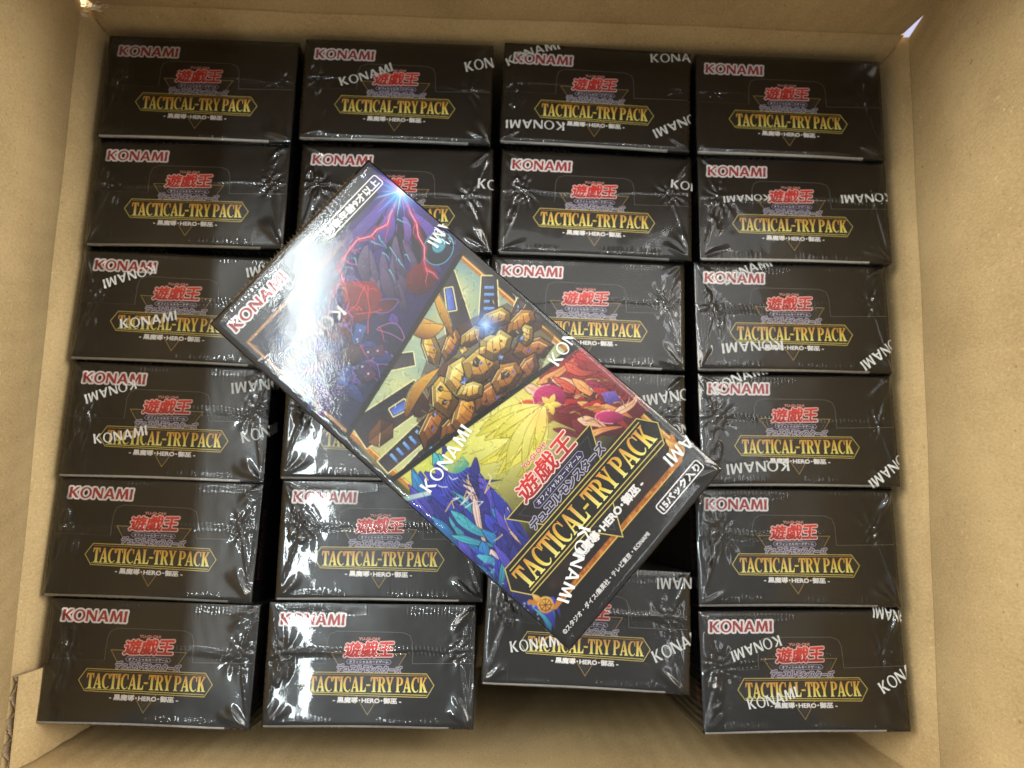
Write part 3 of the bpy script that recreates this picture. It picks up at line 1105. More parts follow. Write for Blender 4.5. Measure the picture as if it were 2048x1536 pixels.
def region(x0, x1, y0, y1):
    i0, i1 = np.searchsorted(GX, [x0, x1])
    j0, j1 = np.searchsorted(GY, [y0, y1])
    return i0, i1, j0, j1


def mask_poly(pts):
    P = np.array(pts, float)
    i0, i1, j0, j1 = region(P[:, 0].min(), P[:, 0].max(), P[:, 1].min(), P[:, 1].max())
    if i1 <= i0 or j1 <= j0:
        return None
    X, Y = np.meshgrid(GX[i0:i1], GY[j0:j1])
    m = np.zeros(X.shape, bool)
    for (xa, ya), (xb, yb) in zip(P, np.roll(P, -1, 0)):
        if ya == yb:
            continue
        c = ((ya > Y) != (yb > Y)) & (X < (xb - xa) * (Y - ya) / (yb - ya) + xa)
        m ^= c
    return i0, i1, j0, j1, X, Y, m


CLIP = [None]


def fill(pts, c1, c2=None, ang=90, alpha=1.0):
    r = mask_poly(pts)
    if r is None:
        return
    i0, i1, j0, j1, X, Y, m = r
    if CLIP[0] is not None:
        m = m & CLIP[0](X, Y)
    if not m.any():
        return
    a = srgb(c1)
    if c2 is None:
        col = np.broadcast_to(a, m.shape + (3,))
    else:
        t = X * math.cos(RAD(ang)) + Y * math.sin(RAD(ang))
        lo, hi = t[m].min(), t[m].max()
        t = ((t - lo) / max(1e-6, hi - lo))[..., None]
        col = a * (1 - t) + srgb(c2) * t
    sub = canvas[j0:j1, i0:i1]
    sub[m] = sub[m] * (1 - alpha) + col[m] * alpha


def stroke(pts, w, c, alpha=1.0, taper=False, soft=0.0):
    P = np.array(pts, float)
    n = len(P) - 1
    for i in range(n):
        a, b = P[i], P[i + 1]
        pad = w + soft * 2
        i0, i1, j0, j1 = region(min(a[0], b[0]) - pad, max(a[0], b[0]) + pad, min(a[1], b[1]) - pad, max(a[1], b[1]) + pad)
        if i1 <= i0 or j1 <= j0:
            continue
        X, Y = np.meshgrid(GX[i0:i1], GY[j0:j1])
        d = b - a
        L2 = max(1e-9, d @ d)
        t = np.clip(((X - a[0]) * d[0] + (Y - a[1]) * d[1]) / L2, 0, 1)
        dist = np.hypot(X - a[0] - t * d[0], Y - a[1] - t * d[1])
        ww = w / 2 * ((1 - (i + t) / n) * .85 + .15 if taper else 1.0)
        if soft:
            m = np.clip(1 - (dist - ww) / soft, 0, 1) * alpha
        else:
            m = (dist <= ww) * alpha
        if CLIP[0] is not None:
            m = m * CLIP[0](X, Y)
        m = m[..., None]
        sub = canvas[j0:j1, i0:i1]
        sub[:] = sub * (1 - m) + srgb(c) * m


def glow(x, y, r, c, alpha=1.0, ry=None):
    ry = ry or r
    i0, i1, j0, j1 = region(x - 3 * r, x + 3 * r, y - 3 * ry, y + 3 * ry)
    if i1 <= i0 or j1 <= j0:
        return
    X, Y = np.meshgrid(GX[i0:i1], GY[j0:j1])
    m = alpha * np.exp(-((X - x) / r) ** 2 - ((Y - y) / ry) ** 2)
    if CLIP[0] is not None:
        m = m * CLIP[0](X, Y)
    m = m[..., None]
    sub = canvas[j0:j1, i0:i1]
    sub[:] = sub * (1 - m) + srgb(c) * m


def leaf(x0, y0, x1, y1, w, bend=0.0, n=9):
    d = np.array([x1 - x0, y1 - y0])
    L = np.hypot(*d)
    u, v = d / L, np.array([-d[1], d[0]]) / L
    A, B = [], []
    for i in range(n + 1):
        t = i / n
        c = np.array([x0, y0]) + u * L * t + v * bend * L * math.sin(math.pi * t)
        k = w / 2 * math.sin(math.pi * min(1, t * .9 + .08)) ** .8
        A.append(tuple(c + v * k))
        B.append(tuple(c - v * k))
    return A + B[::-1]


def bolt(rng, x0, y0, x1, y1, n=7, j=1.6):
    P = []
    for i in range(n + 1):
        t = i / n
        P.append((x0 + (x1 - x0) * t + (rng.uniform(-j, j) if 0 < i < n else 0), y0 + (y1 - y0) * t + (rng.uniform(-j, j) if 0 < i < n else 0)))
    return P


def oval(x, y, a, b, rot=0, n=28):
    c, s = math.cos(RAD(rot)), math.sin(RAD(rot))
    return [(x + a * math.cos(t) * c - b * math.sin(t) * s, y + a * math.cos(t) * s + b * math.sin(t) * c) for t in np.linspace(0, 2 * math.pi, n, endpoint=False)]


def ribbon(P, w0, w1, c1, c2, line=(20, 14, 30), strands=3, rng=None):
    """a tapering band along a smooth curve, with strand lines"""
    P = [np.array(p, float) for p in P]
    P = [2 * P[0] - P[1]] + P + [2 * P[-1] - P[-2]]
    C = []
    for i in range(1, len(P) - 2):
        for t in np.linspace(0, 1, 9)[:-1]:
            a, b, c, d = P[i - 1], P[i], P[i + 1], P[i + 2]
            C.append(.5 * (2 * b + (c - a) * t + (2 * a - 5 * b + 4 * c - d) * t * t + (3 * b - a - 3 * c + d) * t ** 3))
    C.append(P[-2])
    C = np.array(C)
    T = np.gradient(C, axis=0)
    T /= np.maximum(1e-6, np.hypot(T[:, 0], T[:, 1]))[:, None]
    Nn = np.column_stack([-T[:, 1], T[:, 0]])
    u = np.linspace(0, 1, len(C))
    w = (w0 + (w1 - w0) * u) * np.minimum(1, 4 * (1 - u) + .05) * np.minimum(1, 4 * u + .15) / 2
    A, B = C + Nn * w[:, None], C - Nn * w[:, None]
    pl = [tuple(p) for p in A] + [tuple(p) for p in B[::-1]]
    d = C[-1] - C[0]
    fill(pl, c1, c2, math.degrees(math.atan2(d[1], d[0])))
    for k_ in range(strands):
        f = (k_ + 1) / (strands + 1) * 2 - 1
        L = C + Nn * (w * f)[:, None]
        n0 = len(L) // 6 * (k_ % 3)
        stroke([tuple(p) for p in L[n0:]], .16, line if k_ % 2 else tuple(min(255, int(c * 1.25 + 26)) for c in c2), .8, True)
    stroke(pl + [pl[0]], .2, line)


def shell(x, y, a, b, rot, cs, rng):
    """a bevelled plate: six sloped facets round a raised crown"""
    base = [(-1, -.15), (-.55, .95), (.5, 1.0), (1, .2), (.6, -.95), (-.45, -1.0)]
    c, s_ = math.cos(RAD(rot)), math.sin(RAD(rot))
    jig = [(u + rng.uniform(-.14, .14), v + rng.uniform(-.12, .12)) for u, v in base]
    put = lambda u, v: (x + u * a * c - v * b * s_, y + u * a * s_ + v * b * c)
    O = [put(u, v) for u, v in jig]
    I = [put(u * .66 + .05, v * .6 + .06) for u, v in jig]
    stroke(O + [O[0]], .9, (26, 16, 16))
    for i in range(6):
        p, q = O[i], O[(i + 1) % 6]
        nx, ny = q[1] - p[1], p[0] - q[0]
        k_ = (-nx * .45 - ny * .9) / max(1e-6, math.hypot(nx, ny))
        t = .5 + .5 * k_
        col = tuple(int((cs[0][m] * .45) * (1 - t) + cs[1][m] * t) for m in range(3))
        fill([p, q, I[(i + 1) % 6], I[i]], tuple(int(m * .78) for m in col), col, 60)
        stroke([p, I[i]], .14, (40, 22, 16))
    fill(I, cs[0], cs[1], 62)
    fill([I[1], I[2], I[3], put(.1, .2)], cs[1], tuple(min(255, m + 34) for m in cs[1]), 62, .8)
    stroke(I + [I[0]], .2, (54, 30, 20))
    stroke([I[1], I[2], I[3]], .2, (255, 242, 190))
    stroke([O[1], O[2]], .22, (255, 236, 170), .9)
    for k_ in (-.3, .12):
        stroke([put(k_, -.5), put(k_ + .06, -.08), put(k_ + .22, .5)], .22, (60, 32, 22))
    for i in range(2):
        u, v = rng.uniform(-.5, .4), rng.uniform(-.4, .3)
        fill([put(u, v), put(u + .16, v + .06), put(u + .14, v - .14), put(u - .02, v - .12)], rng.choice([(70, 104, 210), (60, 36, 24), (60, 36, 24)]))


def paint():
    rng = random.Random(21)
    canvas[:] = srgb((14, 13, 14))
    up_line = lambda X: 25.4 + 0.19 * X
    lo_line = lambda X: -8.0 - 0.217 * X
    fx = 33.0
    inframe = lambda X, Y: (np.abs(X) < 33) & (Y < 62.5) & (Y > -62.5)
    # frame: gold rules round the picture
    for a, b in (((-32.6, 62), (32.6, 62)), ((32.6, 62), (32.6, -60)), ((-32.6, 62), (-32.6, -60)), ((-30, -63), (30, -63))):
        stroke([a, b], 1.2, (150, 92, 40))
        stroke([a, b], 0.35, (214, 168, 92))
    # ---------------- upper field: dark storm of violet cloth and red lightning
    CLIP[0] = lambda X, Y: (Y > up_line(X) + .9) & (Y < 74) & (X > -36) & ~((Y > 64.5) & (X < 30))
    fill([(-31.8, 61.3), (31.8, 61.3), (36, 74), (36, 20), (-31.8, 18)], (30, 28, 62), (20, 18, 40), 90)
    glow(20, 52, 16, (78, 52, 150), .9)
    glow(8, 42, 14, (52, 40, 108), .8)
    glow(-20, 45, 12, (44, 42, 92), .8)
    glow(-16, 32, 14, (36, 44, 84), .7)
    for i in range(22):
        a = RAD(rng.uniform(170, 285))
        l = rng.uniform(14, 34)
        r0 = rng.uniform(3, 9)
        x, y = 35.9 + math.cos(a) * r0, 59.8 + math.sin(a) * r0
        x1, y1 = 35.9 + math.cos(a) * l, 59.8 + math.sin(a) * l
        c = rng.choice([((92, 66, 176), (34, 26, 72)), ((122, 92, 196), (48, 36, 96)), ((30, 24, 56), (18, 15, 34)), ((70, 64, 168), (28, 28, 74)), ((150, 110, 200), (60, 44, 110))])
        pl = leaf(x, y, x1, y1, rng.uniform(2, 5.5), rng.uniform(-.12, .12))
        fill(pl, c[1], c[0], 45)
        stroke(pl, .14, (18, 12, 30), .9)
    for i in range(26):
        x, y = rng.uniform(-33, 6), rng.uniform(22, 62)
        a = rng.gauss(4.2, .5)
        l = rng.uniform(6, 15)
        P = [(x, y), (x + l * .5 * math.cos(a + .3), y + l * .5 * math.sin(a + .3)), (x + l * math.cos(a), y + l * math.sin(a))]
        c = rng.choice([((34, 40, 96), (60, 74, 160)), ((48, 36, 92), (96, 72, 160)), ((26, 26, 50), (50, 52, 92)), ((58, 26, 46), (112, 44, 66)), ((30, 52, 92), (64, 112, 150))])
        ribbon(P, rng.uniform(2, 4.5), .4, c[1], c[0], (18, 14, 30), 3)
    # hanging folds, greyed violet
    for i in range(12):
        x = rng.uniform(2, 24)
        y = rng.uniform(44, 56)
        pl = leaf(x + 3, y, x - rng.uniform(2, 7), y - rng.uniform(9, 16), rng.uniform(2, 4), rng.uniform(-.15, .15))
        fill(pl, (42, 34, 66), (112, 92, 132), 60)
        stroke(pl, .16, (22, 16, 32))
    for i in range(16):
        x, y = rng.uniform(-28, 4), rng.uniform(24, 56)
        a = rng.uniform(0, 6.28)
        pl = leaf(x, y, x + 9 * math.cos(a), y + 9 * math.sin(a), rng.uniform(2, 4.5), rng.uniform(-.3, .3))
        c = rng.choice([((26, 34, 78), (52, 66, 140)), ((40, 28, 64), (86, 58, 128)), ((22, 24, 44), (46, 50, 86)), ((64, 24, 40), (120, 42, 56))])
        fill(pl, c[0], c[1], rng.uniform(0, 180))
        stroke(pl + [pl[0]], .18, rng.choice([(16, 14, 26), (134, 108, 200), (196, 120, 200)]))
    # straps crossing round a dark disc
    for a in (25, 80, 140, 205, 262, 320):
        c, s = math.cos(RAD(a)), math.sin(RAD(a))
        q = [(-13.8 + c * 2.5 - s * 1.5, 35.2 + s * 2.5 + c * 1.5), (-13.8 + c * 10 - s * 1.9, 35.2 + s * 10 + c * 1.9), (-13.8 + c * 10 + s * 1.9, 35.2 + s * 10 - c * 1.9), (-13.8 + c * 2.5 + s * 1.5, 35.2 + s * 2.5 - c * 1.5)]
        fill(q, (30, 46, 104), (72, 96, 170) if a % 2 else (96, 52, 78), a)
        stroke(q + [q[0]], .2, (14, 14, 26))
        for d in (5, 8):
            fill(oval(-13.8 + c * d, 35.2 + s * d, .35, .35), (190, 190, 200))
    fill(oval(-13.8, 35.2, 3.4, 3.2), (44, 30, 46), (86, 52, 62), 60)
    stroke(oval(-13.8, 35.2, 3.4, 3.2) + [oval(-13.8, 35.2, 3.4, 3.2)[0]], .3, (14, 12, 20))
    # glossy teal disc and dark red orb near the divider
    fill(oval(29.6, 38.2, 5.6, 4.6, 20), (16, 22, 36), (34, 60, 84), 60)
    fill(oval(30.4, 38.8, 2.6, 2.0, 20), (60, 150, 176), (140, 214, 224), 60)
    stroke(oval(29.6, 38.2, 5.6, 4.6, 20), .25, (96, 190, 206))
    fill(oval(18.5, 35.5, 5.5, 4.6, 10), (60, 18, 28), (128, 38, 46), 70)
    fill([(1, 54), (8, 46), (6.5, 41), (-1, 39), (-8, 42), (-3, 49)], (86, 24, 36), (150, 44, 52), 30)
    for i in range(7):
        stroke(bolt(rng, rng.uniform(-5, 6), rng.uniform(42, 52), rng.uniform(-9, 8), rng.uniform(36, 46), 4, 1), .32, (214, 66, 74))
    # lightning
    L1 = [(32, 58.4), (27.5, 57.2), (24.4, 55.6), (21, 57.0), (18.1, 56.9), (14.5, 59.3), (10.9, 59.0), (6.8, 58.4), (3.4, 57.3), (2.1, 53.9), (-1.6, 53.5), (-4.9, 52.3)]
    L2 = [(34.6, 57.2), (32.2, 52.6), (31.0, 49), (28.2, 45.6), (26.8, 41.6), (23.4, 38.8), (21.7, 36.2), (22.5, 33.6), (22.1, 31.7)]
    for P in (L1, L2):
        stroke(P, 1.7, (190, 48, 92), .35, True, .8)
        stroke(P, 0.85, (238, 88, 112), 1, True)
        stroke(P, 0.3, (255, 190, 200), 1, True)
        for q in P[2:-2]:
            if rng.random() < .75:
                stroke(bolt(rng, q[0], q[1], q[0] + rng.uniform(-5, 3), q[1] - rng.uniform(2, 7), 3, .8), .36, (232, 84, 106), 1, True)
    for i in range(10):
        x, y = rng.uniform(-30, 2), rng.uniform(26, 60)
        stroke(bolt(rng, x, y, x + rng.uniform(-6, 6), y - rng.uniform(3, 8), 4, .9), .3, rng.choice([(226, 74, 86), (120, 100, 220), (150, 86, 200)]), 1, True)
    for i in range(10):
        x, y = rng.uniform(8, 30), rng.uniform(34, 56)
        stroke(bolt(rng, x, y, x + rng.uniform(-2, 2), y - rng.uniform(2, 5), 3, .5), .4, (110, 206, 220), 1, True)
    # burst
    glow(35.4, 60, 6.5, (96, 108, 224), .95)
    glow(35.6, 60, 3.6, (116, 226, 244), 1)
    for i in range(46):
        a = rng.uniform(0, 6.28)
        l = rng.uniform(3, 11)
        stroke([(35.7, 60), (35.7 + l * math.cos(a), 60 + l * math.sin(a))], .5, rng.choice([(196, 246, 255), (120, 210, 246), (150, 150, 246), (210, 130, 220)]), .9, True)
    glow(35.8, 60, 1.6, (250, 255, 255), 1)
    # ---------------- middle field: plain gold plates before a pale sky
    CLIP[0] = lambda X, Y: (Y < up_line(X) - .9) & (Y > lo_line(X) + .7) & (np.abs(X) < 34.5)
    fill([(-31.9, 40), (31.9, 40), (31.9, -20), (-31.9, -20)], (222, 222, 150), (128, 170, 176), 60)
    for i in range(26):
        glow(rng.uniform(-32, 32), rng.uniform(-14, 30), rng.uniform(2, 6), rng.choice([(238, 232, 160), (110, 156, 170), (160, 196, 190), (206, 200, 120)]), .5)
    for a in ((-32, 62), (32.2, 62)):
        stroke([(a[0], 40), (a[0], -20)], 1.6, (198, 126, 50))
        stroke([(a[0] + .4, 40), (a[0] + .4, -20)], .35, (250, 214, 120))

    def bar(x0, y0, x1, y1, w0, w1, slits, c=((44, 40, 50), (84, 74, 78))):
        d = np.array([x1 - x0, y1 - y0])
        L = np.hypot(*d)
        u, v = d / L, np.array([-d[1], d[0]]) / L
        p0, p1 = np.array([x0, y0]), np.array([x1, y1])
        q = [tuple(p0 + v * w0 / 2), tuple(p1 + v * w1 / 2), tuple(p1 - v * w1 / 2), tuple(p0 - v * w0 / 2)]
        stroke(q + [q[0]], 1.0, (250, 240, 180))
        fill(q, c[0], c[1], math.degrees(math.atan2(u[1], u[0])) + 90)
        stroke(q + [q[0]], .25, (24, 18, 20))
        for k_ in range(slits):
            t = .30 + .5 * k_ / max(1, slits - 1)
            cc = p0 + d * t
            ww = (w0 + (w1 - w0) * t) * .30
            s = [tuple(cc + v * ww - u * .45), tuple(cc + v * ww + u * .45), tuple(cc - v * ww + u * .45), tuple(cc - v * ww - u * .45)]
            fill(s, (84, 122, 220), (150, 204, 255), 45)
    bar(12, 12, 25, 31, 9, 5.5, 0)
    bar(17.5, 21.5, 22.0, 27.0, 2.6, 2.2, 0, ((70, 92, 190), (120, 150, 235)))
    bar(20, 8, 33.5, 20, 6.5, 4.5, 5)
    bar(24, 2, 35, 6.5, 6, 4.2, 5)
    bar(-8, 11, -31, 16.5, 8.5, 9.5, 0, ((38, 34, 44), (70, 58, 60)))
    bar(-14, 12, -19, 13.6, 3, 2.4, 0, ((60, 86, 190), (120, 150, 230)))
    bar(-12, 2, -33, 4.2, 5.5, 4.5, 5)
    bar(-6, -4, -34, -3, 4.6, 4.5, 4)
    bar(-2, 20, -12, 28, 4, 5, 0)
    browns = [((70, 40, 28), (118, 68, 40)), ((46, 34, 36), (82, 62, 58)), ((58, 40, 34), (134, 84, 44))]
    golds = [((176, 110, 34), (244, 206, 84)), ((150, 86, 30), (226, 160, 56)), ((206, 146, 50), (255, 232, 130)), ((110, 62, 30), (190, 118, 48))]

    def plate(x, y, r, n, cs, rot=0, sq=.75):
        pts = []
        for k_ in range(n):
            a = RAD(rot + 360 / n * k_ + rng.uniform(-12, 12))
            rr = r * rng.uniform(.8, 1.15)
            pts.append((x + rr * math.cos(a), y + sq * rr * math.sin(a)))
        stroke(pts + [pts[0]], .5, (28, 18, 18))
        fill(pts, cs[0], cs[1], 65)
        # one bright facet and one edge line
        cx, cy = x, y
        k_ = rng.randrange(n)
        fill([pts[k_], pts[(k_ + 1) % n], (cx, cy)], cs[1], tuple(min(255, c + 22) for c in cs[1]), 60, .8)
        fill([pts[(k_ + 3) % n], pts[(k_ + 4) % n], (cx, cy)], cs[0], (40, 24, 22), 240, .7)
        stroke([pts[(k_ + 1) % n], (cx, cy)], .18, (255, 240, 190), .8)
    for i in range(30):
        x = rng.gauss(6, 12)
        y = rng.gauss(3, 5) - .15 * x
        plate(x, y, rng.uniform(2.6, 5.4), rng.choice([5, 6, 7]), rng.choice(browns), rng.uniform(0, 360))
    fill([(-16, 6), (-6, 14), (6, 19), (20, 15), (31, 10), (33, -8), (20, -13), (0, -10), (-15, -5)], (44, 28, 26), (96, 58, 38), 70, .75)
    for (x, y, a, b, r_, g) in ((-14, 1, 6.0, 2.4, 18, 3), (-9, -4, 5.0, 2.4, -8, 3), (25, -6, 6.0, 2.6, -40, 3), (29, 2.5, 5.0, 2.2, -8, 1), (19, -9, 4.6, 2.2, 10, 3), (4, 18, 5.4, 2.0, 62, 0), (9, 14, 4.2, 1.8, 20, 1),
                                (-4, -4, 6.0, 3.0, 22, 1), (5, -6, 5.4, 3.0, -10, 3), (13, -6, 5.2, 3.0, 8, 1), (-4, 5, 5.6, 3.2, 48, 0), (3.5, 5.5, 5.6, 3.4, 28, 2), (11, 2.5, 5.8, 3.4, -8, 0), (18.5, 3.5, 5.0, 3.0, -24, 2), (24.5, 9.5, 4.6, 2.0, -30, 0), (15.5, 11, 4.2, 1.8, -12, 0), (2, 0, 3.6, 2.0, -30, 2), (27, -1.5, 3.2, 1.6, 40, 2)):
        shell(x, y, a * 1.18, b * 1.25, r_, golds[g], rng)
    for i in range(16):
        x, y = rng.gauss(8, 11), rng.gauss(3, 6)
        plate(x, y, rng.uniform(.8, 1.7), rng.choice([4, 5]), rng.choice([((44, 60, 110), (120, 160, 235)), ((40, 34, 38), (96, 84, 82)), ((40, 34, 38), (70, 60, 58)), ((190, 120, 40), (255, 226, 120))]), rng.uniform(0, 360))
    for P in (leaf(-1, 33.5, 11, 22, 4.2, .06), leaf(19, 31, 11, 15, 2.6, 0), leaf(-17, 9.5, 1, 12, 3.6, .1), leaf(4, 27, 12, 20, 5, -.1)):
        fill(P, (120, 66, 30), (240, 184, 70), 30)
        stroke(P[1:8], .5, (255, 232, 150), .8)
        stroke(P + [P[0]], .25, (60, 34, 24))
    glow(21, 10.5, 3.4, (110, 170, 250), .9)
    glow(21, 10.5, 1.2, (206, 232, 255), .9)
    for i in range(9):
        a = rng.uniform(0, 6.28)
        l = rng.uniform(1.5, 3.5)
        stroke([(21, 10.5), (21 + l * math.cos(a), 10.5 + l * math.sin(a))], .3, (206, 232, 255), .8, True)
    # ---------------- lower field: yellow plumes, red drapery at right, blue drapery at left
    CLIP[0] = lambda X, Y: (Y < lo_line(X) - .7) & (Y > -70) & (np.abs(X) < 36)
    fill([(-31.9, 5), (31.9, 5), (31.9, -44), (-31.9, -44)], (40, 34, 30), (232, 228, 120), 90)
    glow(2, -16, 14, (248, 244, 150), .95)
    glow(-22, -10, 9, (214, 222, 96), .9)
    glow(20, -14, 9, (236, 222, 110), .8)
    for i in range(16):
        x, y = rng.uniform(-30, 20), rng.uniform(-16, -4)
        a = rng.uniform(0, 6.28)
        stroke([(x, y), (x + 5 * math.cos(a), y + 5 * math.sin(a))], .14, (90, 84, 30))
    for a in ((-32, 0), (32.3, 0)):
        stroke([(a[0], 5), (a[0], -60)], 1.5, (204, 140, 58))
        stroke([(a[0] + .4, 5), (a[0] + .4, -60)], .35, (252, 220, 130))
    # red drapery: rings, ribbons, petals
    reds = [((120, 22, 34), (214, 58, 56)), ((150, 30, 40), (240, 110, 80)), ((96, 20, 48), (190, 52, 110)), ((200, 96, 60), (250, 196, 120)), ((70, 24, 40), (150, 44, 60))]
    for x, y, r in ((28.2, -15.2, 5.6), (8.2, -18.6, 5.4)):
        fill(oval(x, y, r, r * .9), (150, 34, 46), (222, 92, 60), 60)
        fill(oval(x, y, r * .74, r * .66), (236, 200, 84), (255, 240, 150), 60)
        stroke(oval(x + .3, y, r * .5, r * .42)[:22], .45, (206, 120, 44))
        fill(oval(x + .6, y - .4, r * .3, r * .26), (90, 84, 60), (170, 160, 90), 45)
    fill([(12, -24), (20, -13), (36, -17), (37, -46), (22, -44), (16, -36)], (70, 18, 30), (170, 44, 48), 60)
    skin = ((214, 146, 108), (250, 218, 184))
    for i in range(34):
        t = i / 33
        x, y = 20 + rng.uniform(-6, 14), -16 - 26 * t + rng.uniform(-2, 2)
        a = rng.gauss(-1.0, .5)
        l = rng.uniform(9, 19)
        k_ = rng.uniform(-1.3, 1.3)
        P = [(x - l * .5 * math.cos(a), y - l * .5 * math.sin(a)), (x + 1.6 * k_, y + 1.2 * k_), (x + l * .5 * math.cos(a + k_), y + l * .5 * math.sin(a + k_))]
        c = skin if i % 6 == 2 else rng.choice(reds)
        ribbon(P, rng.uniform(2.4, 4.6), .4, c[1], c[0], (64, 16, 24), 3)
    for x, y, a, b in ((17, -20, 4.2, 5.2), (25, -38, 2.0, 4.5)):
        pl = oval(x, y, a, b, 40)
        fill(pl, (120, 20, 70), (214, 66, 130), 70)
        stroke(pl[:16], .22, (250, 190, 210))
    fill(oval(24.6, -33.2, 1.6, 1.6), (214, 80, 50), (250, 170, 110), 45)
    fill([(29, -31), (32.5, -34), (31, -38), (27.6, -35)], (70, 54, 140), (130, 110, 200), 60)
    for i in range(8):
        x, y = rng.uniform(16, 32), rng.uniform(-40, -20)
        ribbon([(x, y), (x + 2, y - 1.5), (x + rng.uniform(2, 5), y - rng.uniform(3, 6))], .5, .2, (250, 226, 130), (206, 150, 60), (120, 70, 30), 0)
    for i in range(5):
        a = RAD(72 * i + 20)
        fill(leaf(15.8, -21.5, 15.8 + 3.4 * math.cos(a), -21.5 + 3.4 * math.sin(a), 1.8), (214, 190, 60), (250, 240, 130), 60)
    # yellow plumes
    for i in range(24):
        t = i / 23
        a = RAD(146 + 74 * t + rng.uniform(-4, 4))
        l = rng.uniform(18, 31) * (1 - .35 * abs(t - .4))
        pl = leaf(14, -20.5, 14 + l * math.cos(a), -20.5 + l * math.sin(a) * .75, rng.uniform(2.2, 3.8), rng.uniform(-.12, .16))
        fill(pl, (252, 246, 160), rng.choice([(214, 206, 60), (226, 216, 84), (196, 190, 66)]), math.degrees(a))
        stroke(pl + [pl[0]], .16, (132, 122, 36))
    glow(10, -22, 3.4, (250, 200, 110), .6)
    # blue drapery
    blues = [((28, 34, 120), (72, 84, 214)), ((40, 36, 130), (110, 100, 226)), ((20, 60, 130), (60, 160, 220)), ((30, 100, 140), (90, 206, 214)), ((24, 24, 78), (56, 58, 160))]
    fill([(-36, -9), (-24, -9), (-15, -16), (-16, -32), (-20, -46), (-36, -60)], (20, 22, 74), (60, 70, 190), 60)
    skin = ((224, 164, 146), (252, 226, 212))
    for i in range(44):
        t = i / 43
        x, y = -26 + rng.uniform(-9, 8) - 3 * t, -12 - 36 * t + rng.uniform(-2, 2)
        if x > -20 and y < -36:
            x -= 8
        a = rng.gauss(4.3, .45)
        l = rng.uniform(12, 24)
        k_ = rng.uniform(-1.2, 1.2)
        P = [(x - l * .5 * math.cos(a), y - l * .5 * math.sin(a)), (x + 1.8 * k_, y + .6 * k_), (x + l * .5 * math.cos(a + k_), y + l * .5 * math.sin(a + k_))]
        c = skin if i in (11, 17, 23, 30, 36) else rng.choice(blues)
        ribbon(P, rng.uniform(2.4, 4.8), .4, c[1], c[0], (16, 18, 56), 4)
    for i in range(10):
        ribbon([(-24 + i * .9, -12 + .2 * i), (-27 + i * 1.1, -16), (-27 + i * 1.3, -21 - (i % 3))], 1.5, .3, (92, 106, 236), (30, 32, 120), (14, 14, 60), 1)
    for i in range(12):
        x, y = rng.uniform(-30, -14), rng.uniform(-38, -12)
        stroke([(x, y), (x + rng.uniform(-3, 3), y + rng.uniform(-2, 2)), (x + rng.uniform(-5, 5), y + rng.uniform(-3, 3))], .25, rng.choice([(238, 206, 96), (236, 240, 250)]))
    for i in range(9):
        a = rng.uniform(1.2, 2.6)
        fill(leaf(-15, -15, -15 + 8 * math.cos(a), -15 + 8 * math.sin(a), 1.8, .15), (60, 160, 150), (226, 226, 90), 70)
    fill([(-36.5, -6), (-36, -8.2), (-29.5, -12.6), (-29, -11.4)], (150, 190, 186), (226, 240, 236), 0)
    fill(oval(-16, -9.5, 3.4, 2.2, -12), (220, 210, 60), (246, 240, 120), 60)
    CLIP[0] = lambda X, Y: (X > -36) & (X < -15) & (Y < -30) & (X < -30 + 8 * np.sin(Y * .16))
    for i in range(26):
        t = rng.random()
        x, y = -35.5 + 7 * t * rng.random(), -38 - 26 * rng.random()
        pl = leaf(x + 1, y + 5, x - rng.uniform(-1, 2), y - rng.uniform(2, 6), rng.uniform(1.4, 3.2), .2)
        c = rng.choice(blues)
        fill(pl, c[0], c[1], 80)
    for i in range(60):
        glow(rng.uniform(-36, -26), rng.uniform(-62, -40), .25, (170, 190, 255), .9)
    CLIP[0] = lambda X, Y: (Y < 60) & (Y > -44) & (np.abs(X) < 35)
    for i in range(900):
        x, y = rng.uniform(-34, 34), rng.uniform(-42, 60)
        ix, iy = int((x + W / 2) / W * CW), int((y + H / 2) / H * CH)
        c0 = np.clip(canvas[iy, ix], 0, 1) ** (1 / 2.2) * 255
        k_ = rng.choice([.55, .62, 1.22, 1.35])
        a, l = rng.uniform(0, 6.28), rng.uniform(.8, 3.2)
        b_ = rng.uniform(-.5, .5)
        stroke([(x, y), (x + l * .5 * math.cos(a), y + l * .5 * math.sin(a)), (x + l * math.cos(a + b_), y + l * math.sin(a + b_))], rng.uniform(.12, .3), tuple(min(255, float(v) * k_) for v in c0), .8, True)
    # ---------------- dark field below with a warm glow
    CLIP[0] = None
    CLIP[0] = lambda X, Y: (Y > -62.4) & (Y < -54) & (np.abs(X) < 32)
    for i in range(60):
        glow(rng.uniform(-26, 28), rng.uniform(-62, -55), rng.uniform(.8, 3), rng.choice([(56, 34, 28), (38, 28, 30), (74, 44, 26), (24, 22, 30)]), .5)
    CLIP[0] = None
    stroke([(-28, -63), (28, -63)], 1.5, (190, 108, 40))
    for i in range(120):
        glow(rng.uniform(-27, 28), -63 + rng.uniform(-.5, .5), .35, rng.choice([(240, 170, 70), (150, 76, 30)]), .6)
    stroke([(-28, -63.75), (28, -63.75)], .28, (252, 214, 110))
    for sx in (-1, 1):
        cx, cy = sx * 31, -60.6
        stroke([(sx * 33.5, -56.5), (sx * 29.6, -63.2), (sx * 26, -63.2)], 1.4, (206, 132, 50))
        fill(oval(cx, cy, 2.5, 2.5), (206, 140, 54), (246, 198, 96), 60)
        for a in range(0, 360, 45):
            stroke([(cx, cy), (cx + 2 * math.cos(RAD(a)), cy + 2 * math.sin(RAD(a)))], .26, (90, 48, 20))
        stroke(oval(cx, cy, 1.7, 1.7), .24, (100, 54, 20))
        fill(leaf(cx, cy + 1, cx + sx * .4, cy + 5, 1.6), (206, 140, 54), (250, 214, 120), 80)
